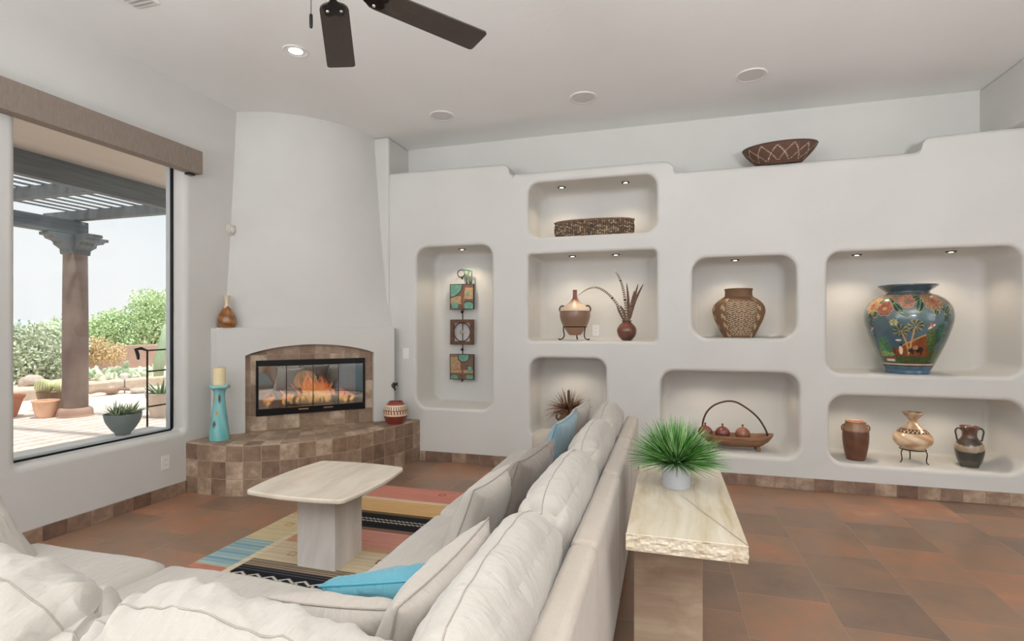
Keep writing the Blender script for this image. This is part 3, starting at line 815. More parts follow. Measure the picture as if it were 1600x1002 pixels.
# ================================================================== CONSOLE TABLE
cs = thing('console_table', 'travertine console table with a rough chiselled edge standing behind the sofa', 'console table', (.065, 2.43, 0))
bm = bmesh.new(); 
vs = bm_box(bm, -.205, .205, -.50, .50, .598, .66)
bmesh.ops.subdivide_edges(bm, edges=bm.edges[:], cuts=1, use_grid_fill=True)
bm.free()
# slab with a chipped rim: dense perimeter rings displaced in and out
def chipped_slab(hx, hy, z0, z1):
    per = []
    nx, ny = 150, 260
    for k in range(nx): per.append((-hx + 2 * hx * k / nx, -hy, 0, -1))
    for k in range(ny): per.append((hx, -hy + 2 * hy * k / ny, 1, 0))
    for k in range(nx): per.append((hx - 2 * hx * k / nx, hy, 0, 1))
    for k in range(ny): per.append((-hx, hy - 2 * hy * k / ny, -1, 0))
    N = len(per); V = []; F = []; Z = [z0, z0 + .001] + [z0 + (z1 - z0) * q for q in (.12, .24, .36, .48, .6, .72, .84)] + [z1 - .002, z1]
    for zi, z in enumerate(Z):
        for (x, y, a, b) in per:
            dd = 0
            if 1 < zi < len(Z) - 2:
                nv = noise.noise(Vector((x * 34, y * 34, z * 60))) + .7 * noise.noise(Vector((x * 95, y * 95, z * 130)))
                dd = -.003 + .0045 * nv
            elif zi == len(Z) - 2: dd = -.0015
            elif zi == len(Z) - 1: dd = -.004
            elif zi <= 1: dd = -.005
            V.append((x + a * dd, y + b * dd, z))
    for zi in range(len(Z) - 1):
        for k in range(N):
            k2 = (k + 1) % N; F.append((zi * N + k, zi * N + k2, (zi + 1) * N + k2, (zi + 1) * N + k))
    F.append([k for k in range(N)][::-1]); F.append([(len(Z) - 1) * N + k for k in range(N)])
    return V, F
V, F_ = chipped_slab(.205, .50, .598, .66)
sl_ = from_py('tabletop', V, F_, TRAV, cs, smooth=False)
for yy, nm in ((-.36, 'leg'), (.30, 'leg')):
    lg = box(nm, -.185, .065, yy, yy + .06, 0, .5982, TRAV_BROWN, cs, bev=.004)

# ================================================================== SOFA
def cushion(name, w, d, h, r, puff, mat_, parent, loc, rot=(0, 0, 0), n=30, wr=.006, seed=0, wscale=5, bow=0.0, pinch=0, fold=0, seams=(), seam_r=.0024, corner=0):
    """soft box cushion; w,d,h full sizes; returns mesh"""
    V = []; Fs = []
    def warp(t): return math.sin(t * pi / 2) * .55 + t * .45
    for ax in range(3):
        for sg in (-1, 1):
            i0 = len(V)
            for j in range(n + 1):
                for i in range(n + 1):
                    a = warp(-1 + 2 * i / n); b = warp(-1 + 2 * j / n)
                    p = [0, 0, 0]; p[ax] = sg; p[(ax + 1) % 3] = a; p[(ax + 2) % 3] = b
                    V.append(p)
            for j in range(n):
                for i in range(n):
                    a = i0 + j * (n + 1) + i; f = (a, a + 1, a + n + 2, a + n + 1)
                    Fs.append(f if sg > 0 else f[::-1])
    half = Vector((w / 2, d / 2, h / 2)); out = []
    core = Vector((max(half.x - r, 0), max(half.y - r, 0), max(half.z - r, 0)))
    def surf(x, y, z, lift=0):
        q = Vector((x * half.x, y * half.y, z * half.z))
        c = Vector((max(-core.x, min(core.x, q.x)), max(-core.y, min(core.y, q.y)), max(-core.z, min(core.z, q.z))))
        dd = q - c
        nn = dd.normalized() if dd.length > 1e-9 else Vector((0, 0, 0))
        p = c + nn * r
        u, v_, t_ = x, y, z
        p.z *= 1 + puff * (1 - u * u) * (1 - v_ * v_)
        p.y *= 1 + puff * .5 * (1 - u * u) * (1 - t_ * t_)
        p.x *= 1 + bow * (1 - v_ * v_) * (1 - t_ * t_)
        if pinch:   # stuffed look: corners drawn in thinner
            e = (abs(u) ** 6)
            p.y *= 1 - pinch * e; p.z *= 1 - pinch * .25 * e
        if corner:
            cc = (abs(u) * abs(t_)) ** 2.5; p.x *= 1 - corner * cc; p.z *= 1 - corner * 1.5 * cc
        if wr:
            s = Vector((seed * 3.1, seed * 1.7, 0))
            f = noise.noise(Vector((p.x * wscale * 1.0, p.y * wscale, p.z * wscale * .6)) + s)
            f2 = noise.noise(Vector((p.x * wscale * 2.6 + p.z * 6, p.y * wscale * 2, p.z * wscale * 1.2)) + s)
            ridge = (1 - 2.2 * abs(f2)) * .6
            p += nn * wr * (f * 1.2 + ridge * .9)
            if fold:
                q2 = Vector(((p.x + .7 * p.y - .55 * p.z) * 11 + .8 * noise.noise(p * 4), (p.y - .6 * p.x) * 2.0, (p.z + .5 * p.x) * 2.2)) + s
                g = 1 - 3.2 * abs(noise.noise(q2)); g2 = 1 - 3 * abs(noise.noise(q2 * 2.1))
                p += nn * fold * (max(g, -.5) + .35 * max(g2, -.5)) * (1 + abs(u) ** 4)
        return p + nn * lift
    out = [surf(*q) for q in V]
    bm = bmesh.new(); vv = [bm.verts.new(p) for p in out]
    for f in Fs: bm.faces.new([vv[i] for i in f])
    bmesh.ops.remove_doubles(bm, verts=bm.verts, dist=1e-5)
    o = from_bm(name, bm, mat_, parent, loc=loc, rot=rot)
    for axis, off in seams:
        ring = []
        for k in range(160):
            q = k / 160 * 4; e = int(q); f = warp((q - e) * 2 - 1)
            a, b = [(f, -1), (1, f), (-f, 1), (-1, -f)][e]
            c = {'x': (off, a, b), 'y': (a, off, b), 'z': (a, b, off)}[axis]
            ring.append(surf(*c, lift=.0005))
        tube('piping', ring, seam_r, PIPE, o, sides=6, closed=True)
    return o

sofa = thing('sectional_sofa', 'large L-shaped sectional sofa in natural linen with loose back cushions', 'sofa', (-.78, 1.8, 0))
SO = Vector((-.78, 1.8, 0))
def S(x, y, z): return (x - SO.x, y - SO.y, z)
def sbox(name, x0, x1, y0, y1, z0, z1, bev=.03, m=FRAMEFAB):
    o = box(name, x0 - SO.x, x1 - SO.x, y0 - SO.y, y1 - SO.y, z0, z1, m, sofa, bev=bev, seg=4); return o
ys = [.45, .85, 1.71, 2.57, 3.44, 4.30]
# back frame of the long wing, one upholstered section per seat
for a, b in [(.45, 1.708), (1.712, 2.568), (2.572, 3.438), (3.442, 4.29)]:
    sbox('back_frame', -.305, -.212, a, b, .07, .70, bev=.028)
for a, b in [(1.75, 2.568), (2.572, 3.438), (3.442, 4.10)]:
    sbox('seat_base', -1.10, -.34, a, b, .07, .255, bev=.02)
sbox('seat_base', -1.10, -.34, .58, 1.748, .07, .255, bev=.02)
# arm at the far end
cushion('arm', .70, .19, .50, .075, .05, FRAMEFAB, sofa, S(-.70, 4.185, .315), n=20, wr=.003, seed=3)
# short wing
for a, b in [(-1.20, -.348), (-2.05, -1.204), (-2.95, -2.054)]:
    sbox('back_frame', a, b, .45, .58, .07, .70, bev=.028)
for a, b in [(-2.0, -1.104), (-2.78, -2.004)]:
    sbox('seat_base', a, b, .58, 1.66, .07, .255, bev=.02)
for x, y in [(-.28, 4.22), (-1.04, 4.05), (-.28, 2.57), (-1.04, 2.57), (-.28, .52), (-2.88, .55), (-2.88, 1.6), (-2.0, 1.6), (-2.0, .52), (-1.14, 1.6)]:
    lathe('foot', [(.0, 0), (.02, 0), (.026, .04), (.028, .075), (0, .076)], mat('dark_wood_foot', srgb(60, 44, 34), .4), sofa, seg=16, sm=0, loc=S(x, y, 0))
# seat cushions
sc_spec = [(-.76, 2.14, .84, .85), (-.76, 3.005, .84, .86), (-.76, 3.775, .84, .67)]
for i, (x, y, w, d) in enumerate(sc_spec):
    c = cushion('seat_cushion', w, d - .006, .175, .06, .12, LINEN, sofa, S(x, y, .338), seed=i, wr=.004, wscale=3, seams=[('z', .72)])
c = cushion('seat_cushion', .84, 1.12, .175, .06, .12, LINEN, sofa, S(-.76, 1.145, .338), seed=5, wr=.004, wscale=3, seams=[('z', .72)])
for i, x in enumerate((-1.60, -2.39)):
    c = cushion('seat_cushion', .80, 1.13, .175, .065, .14, LINEN, sofa, S(x, 1.16, .338), seed=8 + i, wr=.006, wscale=3, seams=[('z', .72)])
# back cushions of the long wing: plane faces -x, local y = thickness before turning
bc = [(1.28, .86), (2.14, .86), (3.005, .86), (3.76, .74)]
for i, (y, w) in enumerate(bc):
    c = cushion('back_cushion', w + .012, .195, .42, .092, .12, LINEN, sofa, S(-.415, y, .617), rot=(math.radians(-4), 0, -pi / 2), seed=20 + i, wr=.009, wscale=4.5, pinch=.34, n=48, fold=.003, corner=.09, seams=[('y', -.1)])
for i, x in enumerate((-.80, -1.62, -2.44)):
    c = cushion('back_cushion', .83, .26, .43, .12, .13, LINEN, sofa, S(x, .865, (.600, .612, .62)[i]), rot=(math.radians(-4), math.radians((-4.5, -3, 0)[i]), pi), seed=31 + i, wr=.014, wscale=5.5, pinch=.36, n=110, fold=.0075, corner=.12, seams=[('y', .3)])

# ================================================================== THROW PILLOWS
def pillow(label, size, thick, loc, normal, up, material, seed=0, wr=.006, slump=0.0, group=None, name='throw_pillow'):
    """square pillow: normal = the way its face looks, up = its upward edge direction"""
    n = 34; sx, sz = size[0] / 2, size[1] / 2; V = []; F = []
    for sg in (1, -1):
        i0 = len(V)
        for j in range(n + 1):
            for i in range(n + 1):
                u = -1 + 2 * i / n; v = -1 + 2 * j / n
                u = math.sin(u * pi / 2) * .4 + u * .6; v = math.sin(v * pi / 2) * .4 + v * .6
                X = sx * u * (1 - .10 * (1 - v * v)); Z = sz * v * (1 - .10 * (1 - u * u))
                t = ((1 - u ** 2) * (1 - v ** 2)); th = thick / 2 * (max(t, 0) ** .42)
                s = Vector((seed * 2.3, seed, 0))
                nz_ = noise.noise(Vector((X * 9, Z * 9, sg)) + s)
                edge = max(abs(u), abs(v))
                fold = (1 - 2.5 * abs(noise.noise(Vector((X * 6 + Z * 3, Z * 14 - X * 9, sg * 2)) + s))) * (edge ** 2)
                k = min(1, (1 - edge) * 8)
                th += wr * (nz_ + fold) * k
                Y = sg * th - slump * (1 - v) * .0 + slump * (v * v) 
                V.append((X, Y, Z))
        for j in range(n):
            for i in range(n):
                a = i0 + j * (n + 1) + i; f = (a, a + 1, a + n + 2, a + n + 1); F.append(f if sg < 0 else f[::-1])
    bm = bmesh.new(); vv = [bm.verts.new(p) for p in V]
    for f in F: bm.faces.new([vv[i] for i in f])
    bmesh.ops.remove_doubles(bm, verts=bm.verts, dist=1e-5)
    N = Vector(normal).normalized(); U = Vector(up); U = (U - N * U.dot(N)).normalized(); X_ = U.cross(N) * -1
    # local -y looks along the normal, local z is up
    Mx = Matrix(((X_.x, -N.x, U.x), (X_.y, -N.y, U.y), (X_.z, -N.z, U.z)))
    if Mx.determinant() < 0: Mx = Matrix(((-X_.x, -N.x, U.x), (-X_.y, -N.y, U.y), (-X_.z, -N.z, U.z)))
    o = from_bm(name, bm, material[0])
    o.matrix_world = Matrix.Translation(loc) @ Mx.to_4x4()
    ring = []
    for k in range(96):
        q = k / 96 * 4; e = int(q); f = (q - e) * 2 - 1
        u, v = [(f, -1), (1, f), (-f, 1), (-1, -f)][e]
        ring.append((sx * u * (1 - .10 * (1 - v * v)), slump * v * v, sz * v * (1 - .10 * (1 - u * u))))
    tube('piping', ring, .0035, material[1], o, sides=6, closed=True)
    tag(o, label, 'pillow', group)
    return o
PIPE_T = fabric('taupe_piping', srgb(128, 114, 102), srgb(136, 122, 110)); PIPE_B = fabric('turquoise_piping', srgb(70, 150, 172), srgb(80, 160, 180)); PIPE_L = fabric('pale_blue_piping', srgb(104, 136, 150), srgb(112, 144, 158))
pillow('large cream throw pillow nearest the camera, leaning beside the turquoise pillow', (.56, .42), .19, (-.605, 1.29, .60), (-1, .03, .30), (0, 0, 1), (PILC, PIPE), 1)
pillow('cream throw pillow with piping standing in front of the taupe pillow', (.46, .40), .17, (-.775, 2.15, .585), (-1, .08, .42), (.0, 0, 1), (PILC, PIPE), 2)
pillow('taupe grey throw pillow leaning between the cream and pale blue pillows', (.52, .42), .18, (-.67, 2.49, .612), (-1, .10, .36), (0, 0, 1), (PILT, PIPE_T), 3)
pillow('pale blue throw pillow leaning near the far end of the sofa', (.56, .46), .13, (-.66, 3.22, .632), (-1, .05, .34), (0, 0, 1), (PILL, PIPE_L), 4)
pillow('small cream throw pillow at the far end of the sofa behind the pale blue one', (.48, .44), .14, (-.64, 3.80, .64), (-1, .05, .30), (0, 0, 1), (PILC, PIPE), 5)
pillow('cream throw pillow slumped against the near back cushion in front of the turquoise pillow', (.46, .34), .14, (-.80, 1.26, .560), (.0, 1, .75), (-.13, 0, 1), (PILC, PIPE), 6, wr=.008)
pillow('bright turquoise throw pillow lying in the corner of the sectional', (.54, .42), .15, (-.735, 1.50, .558), (-.35, .75, 1), (.25, -.6, .45), (PILB, PIPE_B), 7, wr=.008)
pillow('white throw pillow lying at the left end of the sofa', (.48, .40), .17, (-2.68, 1.36, .54), (1, .12, .8), (0, 0, 1), (LINEN, PIPE), 8)

# ================================================================== PLANT ON THE CONSOLE
pt = thing('grass_plant', 'bushy green grass plant in a small white pot on the console table', 'plant', (.045, 2.57, .66))
lathe('pot', [(.0, .0), (.058, .0), (.062, .004), (.063, .02), (.067, .108), (.068, .112), (.064, .113), (.062, .1), (.055, .09), (0, .09)], mat('pale_grey_ceramic', srgb(186, 188, 194), .45), pt, sm=2)
lathe('soil', [(0, .088), (.03, .09), (.055, .086)], mat('soil', srgb(60, 46, 36), .95), pt, sm=2)
def blades(name, n, base_r, z0, length, spread, width, cols, parent, seed=0, droop=.35, zmin=-9, ymax=9):
    rnd = random.Random(seed); V = []; F = []; mi = []
    for k in range(n):
        az = rnd.uniform(0, 2 * pi); el = math.acos(1 - rnd.random() * spread)   # angle from vertical
        l = length * rnd.uniform(.8, 1.05); w = width * rnd.uniform(.7, 1.2)
        d = Vector((math.sin(el) * math.cos(az), math.sin(el) * math.sin(az), math.cos(el)))
        b = Vector((rnd.uniform(0, base_r) * math.cos(az), rnd.uniform(0, base_r) * math.sin(az), z0))
        sd = d.cross(Vector((0, 0, 1))); sd = sd.normalized() if sd.length > 1e-3 else Vector((1, 0, 0))
        tw = rnd.uniform(-1, 1); sd = (sd * math.cos(tw) + d.cross(sd) * math.sin(tw)).normalized(); nn = sd.cross(d)
        i0 = len(V); m = rnd.randrange(len(cols))
        for s in range(6):
            t = s / 5; p = b + d * l * t - Vector((0, 0, 1)) * droop * l * t * t * math.sin(el) * .5
            ww = w * (1 - t ** 1.6) * (.6 + .4 * min(1, t * 4)) + .0002
            p.y = min(p.y, ymax)
            V += [p - sd * ww, p + nn * ww * .35, p + sd * ww]
        for s in range(5):
            a = i0 + s * 3
            F += [(a, a + 1, a + 4, a + 3), (a + 1, a + 2, a + 5, a + 4)]; mi += [m, m]
    o = from_py(name, V, F, cols, parent)
    o.data.polygons.foreach_set('material_index', mi)
    return o
def leafm(name, col, tip=None, z0=0, z1=.2):
    m, t, b = base(name)
    b.inputs['Roughness'].default_value = .45
    t.l.new(t.ramp(t.noise(t.coord(), 18, 2), [(.3, col), (.7, tuple(min(1, c * 1.35) for c in col))]), b.inputs['Base Color'])
    return m
GR = [leafm('grass_dark', srgb(24, 58, 22)), leafm('grass_mid', srgb(44, 96, 34)), leafm('grass_bright', srgb(86, 148, 56)), leafm('grass_pale', srgb(176, 204, 150))]
gb_ = blades('grass', 1700, .035, .11, .225, .94, .0022, [GR[0], GR[1], GR[1], GR[2], GR[2], GR[3]], pt, 3, droop=.25)

# ================================================================== HEARTH AND MANTEL
HZ = .428
ch_ = thing('candle_holder', 'tall turquoise glazed pottery candle holder with a cream pillar candle on the hearth', 'candle holder', (-3.715, 3.66, HZ))
prof = catmull([(0, 0, 0), (.072, 0, 0), (.080, .012, 0), (.075, .08, 0), (.062, .20, 0), (.047, .32, 0), (.044, .40, 0), (.055, .435, 0), (.080, .450, 0), (.084, .466, 0), (.074, .478, 0), (.05, .474, 0), (0, .472, 0)], 8)
v, f = lathe_vf([(p.x, p.y) for p in prof], 72)
v = [(x * (1 + .03 * math.sin(z * 25)), y, z + .003 * math.sin(5 * math.atan2(y, x)) * (z > .44)) for x, y, z in v]
TQ = vcol_mat('turquoise_glaze', .22, coat=.5)
o = from_py('stand', v, f, TQ, ch_)
def tq(x, y, z):
    n = len(x); c = np.zeros((n, 3)); a = np.arctan2(y, x)
    base_ = np.array(srgb(104, 178, 180)); pale = np.array(srgb(160, 206, 200)); br = np.array(srgb(92, 52, 40)); och = np.array(srgb(176, 140, 74))
    w = .5 + .5 * np.sin(a * 6 + z * 20); c[:] = base_ + (pale - base_) * (w[:, None] * .4 + (z[:, None] > .44) * .4)
    for (a0, z0, ra, rz, col) in [(-1.4, .145, .28, .035, br), (-.75, .36, .3, .05, br), (-1.9, .36, .3, .05, och), (-1.1, .24, .25, .03, och), (.8, .2, .4, .05, br), (2.2, .3, .4, .06, br)]:
        k = np.exp(-(((a - a0) / ra) ** 2 + ((z - z0) / rz) ** 2) * 1.2); k = np.clip(k * 2 - .5, 0, 1)[:, None]; c = c * (1 - k) + col * k
    return c
paint(o, tq)
cd = lathe('candle', [(0, .0), (.046, .0), (.048, .004), (.048, .140), (.045, .146), (.02, .143), (0, .142)], mat('cream_wax', srgb(236, 216, 168), .4, col2=srgb(240, 224, 182), nscale=5), ch_, sm=2, loc=(0, 0, .475))
tube('wick', [(0, 0, .142), (.001, 0, .150), (.004, 0, .156)], .0015, BLACK, cd, sides=6)

vb = thing('bottle_vase', 'small amber glazed bottle vase at the left end of the mantel', 'vase', (-3.84, 3.87, 1.4))
o = lathe('body', [(0, 0), (.055, 0), (.068, .012), (.078, .05), (.072, .10), (.045, .155), (.026, .19), (.022, .23), (.024, .27), (.029, .288), (.024, .29), (.019, .27), (.017, .22), (0, .2)], vcol_mat('amber_glaze', .2, coat=.6), vb, seg=56, sm=6)
paint(o, lambda x, y, z: np.where((z + .012 * np.sin(np.arctan2(y, x) * 3) > .185)[:, None], np.array(srgb(206, 186, 158)), np.array(srgb(138, 88, 40)) * (1 + .25 * np.sin(z * 90 + x * 40))[:, None]))

pp = thing('painted_pot', 'round red clay pot with a cream geometric band at the right end of the hearth', 'pot', (-2.64, 4.80, HZ))
prof = [(0, 0), (.075, 0), (.085, .006), (.108, .05), (.124, .10), (.122, .14), (.108, .175), (.085, .20), (.074, .213), (.070, .222), (.064, .222), (.064, .205), (.085, .18), (.1, .14), (0, .1)]
PP = catmull([(a, b, 0) for a, b in prof], 10)
v, f = lathe_vf([(p.x, p.y) for p in PP], 240)
o = from_py('body', v, f, vcol_mat('painted_clay', .38, coat=.2), pp)
def pot_paint(x, y, z):
    n = len(x); a = np.arctan2(y, x) / (2 * pi); red = np.array(srgb(128, 52, 36)); cr = np.array(srgb(226, 206, 176)); dk = np.array(srgb(62, 34, 28))
    c = np.tile(red, (n, 1)); out = np.hypot(x, y) > .066
    k = (z > .082) & (z < .192) & out; c[k] = cr
    st = ((a * 30) % 1.0)
    k = (z > .142) & (z < .178) & (st < .36) & out; c[k] = dk
    st2 = ((a * 26 + (z - .1) * 5) % 1.0)
    k = (z > .102) & (z < .138) & (st2 < .48) & out; c[k] = np.array(srgb(140, 60, 44))
    k = (((z > .136) & (z < .141)) | ((z > .096) & (z < .100))) & out; c[k] = np.array(srgb(110, 56, 40))
    k = (z > .190) & (z < .204) & out; c[k] = np.array(srgb(150, 70, 50))
    return c
paint(o, pot_paint)
st = thing('gas_key', 'thin metal stake with a small dark twisted finial standing behind the painted pot', 'metal stake', (-2.725, 4.93, HZ))
tube('stem', [(0, 0, 0), (.002, 0, .2), (0, 0, .36)], .0025, mat('steel', srgb(160, 156, 150), .35, .8), st, sides=8)
bm = bmesh.new()
for q in range(3):
    a0 = q * 2.1; bm_tube(bm, [Vector((math.cos(a0 + t * .5) * .036 * math.sin(t * 1.0), math.sin(a0 + t * .5) * .018 * math.sin(t), .356 + .036 * math.sin(t * .9 + q))) * 1.0 for t in [k * .35 for k in range(10)]], .006, 8)
bm_tube(bm, [Vector((-.045 + .009 * k, 0, .372 + .008 * math.sin(k * 1.1))) for k in range(11)], .0045, 8)
from_bm('finial', bm, IRON, st)

# ================================================================== TALL NICHE: hanging metal sculpture
sc = thing('metal_wall_sculpture', 'vertical hanging metal sculpture of two patina squares and an open framed ring', 'wall sculpture', (-2.195, 5.50, 1.35))
RB = IRON
COPPER = vcol_mat('patina_copper', .45, metal=.35, bump=.25, bscale=50)
def panel(zc, s, kind):
    n = 90; V = []; F = []
    for j in range(n + 1):
        for i in range(n + 1): V.append((-s / 2 + s * i / n, -.014, -s / 2 + s * j / n))
    for j in range(n):
        for i in range(n): a = j * (n + 1) + i; F.append((a, a + 1, a + n + 2, a + n + 1))
    n0 = len(V)
    for x, z in ((-1, -1), (1, -1), (1, 1), (-1, 1)): V.append((x * s / 2, .014, z * s / 2))
    cor = [0, n, n * (n + 1) + n, n * (n + 1)]
    for k in range(4): F.append((cor[k], n0 + k, n0 + (k + 1) % 4, cor[(k + 1) % 4]))
    F.append((n0, n0 + 3, n0 + 2, n0 + 1))
    o = from_py('patina_panel', V, F, COPPER, sc, smooth=False, loc=(0, 0, zc - 1.35))
    def fn(x, y, z):
        u = x / s; w = z / s; m = len(x)
        nz_ = np.sin(u * 17 + np.sin(w * 13) * 2) * np.sin(w * 21 + np.sin(u * 11))
        brn = np.array(srgb(108, 84, 66)); tan = np.array(srgb(168, 136, 102)); dk = np.array(srgb(60, 44, 36)); gn = np.array(srgb(98, 146, 128)); red = np.array(srgb(116, 76, 56))
        c = np.tile(brn, (m, 1)) * (1 + .18 * nz_)[:, None]
        def put(k, col): c[k] = (col * (1 + .15 * nz_)[:, None])[k]
        if kind == 0:
            put((w > -.28) & (w < .02) & (u < .1), tan); put((u > .12) & (w > -.1) & (w < .35), tan)
            d = np.hypot(u + .5, w - .52); put(d < .52, gn); put((d > .52) & (d < .56), dk)
            put((u > .2) & (u < .34) & (w > .03) & (w < .17), gn)
            put((u > -.42) & (u < -.16) & (w > -.46) & (w < -.22), gn)
            d = np.hypot(u - .28, w + .48); put((d < .27), gn); put((d > .27) & (d < .31), dk)
            put((np.abs(u - .03 - .35 * (w + .1) ** 2) < .055), red)
        else:
            put((u < -.05) & (w > -.1), tan); put((w < -.12) & (w > -.24), tan)
            d = np.hypot(u - .08, w - .42); put(d < .22, gn); put((d > .22) & (d < .26), dk)
            put((u > .26) & (u < .42) & (w > -.18) & (w < .02), gn); put((u > .2) & (w < -.32), gn)
            d = np.hypot(u + .32, w + .5); put(d < .18, gn)
            put((np.abs(u - .04) < .035) & (w < .2), red); put((np.abs(w - .42) < .03) & (u < -.1), red)
        e = np.maximum(np.abs(u), np.abs(w)) > .475; c[e] = dk
        return np.clip(c, 0, 1)
    paint(o, fn); return o
panel(1.745, .285, 0); panel(.96, .285, 1)
bm = bmesh.new(); s = .14
for q in [(-s, -s + .045, -s, s), (s - .045, s, -s, s), (-s + .045, s - .045, s - .035, s), (-s + .045, s - .045, -s, -s + .035)]: bm_box(bm, q[0], q[1], -.013, .013, q[2], q[3])
o = bevel(from_bm('open_frame', bm, mat('rusted_iron', srgb(88, 60, 46), .6, .4, col2=srgb(108, 76, 58), nscale=20, bump=.3), sc), .003, 2)
tube('ring', [(.098 * math.cos(2 * pi * k / 48), -.004, .105 * math.sin(2 * pi * k / 48)) for k in range(48)], .0055, RB, o, sides=8, closed=True)
lathe('medallion', [(0, -.012), (.012, -.010), (.02, -.004), (.026, .0), (.02, .005), (0, .006)], mat('pewter', srgb(150, 142, 128), .4, .7), o, seg=24, loc=(0, -.008, 0), rot=(pi / 2, 0, 0))
tube('rod', [(0, .018, .50), (0, .018, -.56)], .006, RB, sc, sides=8)
for z, r in ((.225, .020), (-.195, .018), (-.545, .012), (.60, .012)):
    lathe('bead', [(0, -r), (r * .6, -r * .5), (r, 0), (r * .6, r * .5), (0, r)], RB, sc, seg=16, sm=4, loc=(0, 0, z))
tube('hanging_ring', [(.042 * math.cos(2 * pi * k / 32) - .012, 0, .655 + .042 * math.sin(2 * pi * k / 32)) for k in range(32)], .0055, RB, sc, sides=8, closed=True)
bm = bmesh.new()
bm_tube(bm, [(-.01, 0, .70), (.05, 0, .695), (.115, 0, .68), (.112, 0, .60), (.11, 0, .54)], .009, 8)
bm_tube(bm, [(.02, 0, .695), (.05, -.006, .62), (.062, 0, .54)], .009, 8)
bm_tube(bm, [(.085, 0, .68), (.065, .004, .64), (.075, .004, .59), (.095, 0, .54)], .010, 8)
from_bm('patina_scroll', bm, mat('verdigris', srgb(86, 142, 118), .6, .3, col2=srgb(110, 120, 90), nscale=20), sc)

# ================================================================== NICHE OBJECTS
NY = 5.31
def basket_weave(name, c1, c2, c3, su=60, sv=60, src='cyl'):
    m, t, b = base(name)
    sep = t.node('ShaderNodeSeparateXYZ'); t.l.new(t.coord(), sep.inputs[0])
    if src == 'cyl':
        a = t.math('ARCTAN2', sep.outputs[1], sep.outputs[0]); u = t.math('MULTIPLY', a, su / (2 * pi)); v = t.math('MULTIPLY', sep.outputs[2], sv)
    else: u = t.math('MULTIPLY', sep.outputs[0], su); v = t.math('MULTIPLY', sep.outputs[2], sv)
    cu = t.math('FLOOR', u)
    vv = t.math('ADD', v, t.math('MULTIPLY', t.math('FLOORED_MODULO', cu, 2.0), .5))
    w = t.math('MULTIPLY', t.math('ABSOLUTE', t.math('SINE', t.math('MULTIPLY', u, pi))), t.math('ABSOLUTE', t.math('SINE', t.math('MULTIPLY', vv, pi))))
    cell = t.node('ShaderNodeCombineXYZ'); t.l.new(cu, cell.inputs[0]); t.l.new(t.math('FLOOR', vv), cell.inputs[1])
    wh = t.node('ShaderNodeTexWhiteNoise', noise_dimensions='2D'); t.l.new(cell.outputs[0], wh.inputs['Vector'])
    col = t.ramp(t.math('ADD', t.math('MULTIPLY', wh.outputs['Value'], .5), t.math('MULTIPLY', t.noise(t.coord(), 9, 3), .5)), [(.25, c1), (.5, c2), (.75, c3)])
    col = t.mix(t.ramp(w, [(.1, (0, 0, 0)), (.45, (1, 1, 1))]), (.03, .02, .012), col)
    t.l.new(col, b.inputs['Base Color']); b.inputs['Roughness'].default_value = .7
    t.l.new(t.bump(w, .8, .006), b.inputs['Normal'])
    return m
# long basket, top niche
lb = thing('long_basket', 'long low woven twig basket lying in the top niche', 'basket', (-.70, NY, 2.297))
TW = basket_weave('twig_weave', srgb(84, 62, 47), srgb(122, 96, 74), srgb(186, 164, 134), 46, 60, 'box')
def long_basket():
    V = []; F = []; n = 64; rings = []
    hw_, hd, H_ = .40, .11, .16
    levels = [(0, .88, 1), (.012, .94, 1), (.035, .98, 1), (.07, 1.0, 1), (.11, 1.0, 1), (H_ - .02, .985, 1), (H_, .96, 1), (H_ + .004, .94, 1), (H_, .92, 1), (.1, .92, 1), (.02, .86, 1)]
    for z, s, _ in levels:
        for k in range(n):
            a = 2 * pi * k / n; c_, s_ = math.cos(a), math.sin(a)
            x = hw_ * s * math.copysign(abs(c_) ** .35, c_); y = hd * s * math.copysign(abs(s_) ** .7, s_)
            V.append((x, y, z + (.012 * (1 - (x / hw_) ** 2) if z > .1 else 0)))
    for i in range(len(levels) - 1):
        for k in range(n): k2 = (k + 1) % n; F.append((i * n + k, i * n + k2, (i + 1) * n + k2, (i + 1) * n + k))
    F.append(list(range(n))[::-1]); F.append([(len(levels) - 1) * n + k for k in range(n)])
    return V, F
V, F_ = long_basket(); o = from_py('basket_body', V, F_, TW, lb)
rim = [(.385 * math.copysign(abs(math.cos(a)) ** .35, math.cos(a)), .106 * math.copysign(abs(math.sin(a)) ** .7, math.sin(a)), .163 + .012 * (1 - abs(math.cos(a)) ** .7)) for a in [2 * pi * k / 64 for k in range(64)]]
tube('rim', rim, .009, mat('twig_rim', srgb(98, 74, 54), .7, col2=srgb(140, 112, 84), nscale=30, bump=.5, bscale=60), lb, sides=8, closed=True)
for sx in (-1, 1): tube('end_handle', [(sx * .37, -.05, .15), (sx * .395, -.03, .168), (sx * .395, .03, .168), (sx * .37, .05, .15)], .008, TW, lb)

# brown jug on iron stand
jg = thing('clay_jug', 'two-tone brown clay jug with a narrow neck and two ring handles', 'jug', (-.89, NY, 1.325))
o = lathe('body', [(0, 0), (.05, .0), (.075, .02), (.125, .10), (.152, .18), (.152, .235), (.142, .26), (.10, .30), (.05, .34), (.028, .37), (.022, .40), (.021, .45), (.023, .455), (.018, .455), (.016, .42), (0, .4)], vcol_mat('jug_glaze', .38, coat=.25), jg, seg=72, sm=8)
def jug(x, y, z):
    br = np.array(srgb(128, 98, 80)); cr = np.array(srgb(206, 184, 160)); nk = np.array(srgb(128, 74, 58)); n = len(x)
    c = np.tile(br, (n, 1)); c[z < .09] = srgb(150, 112, 88); c[z > .238] = cr; c[(z > .232) & (z < .24)] = srgb(90, 66, 54)
    k = np.clip((z - .30) / .06, 0, 1)[:, None]; return c * (1 - k) + nk * k
paint(o, jug)
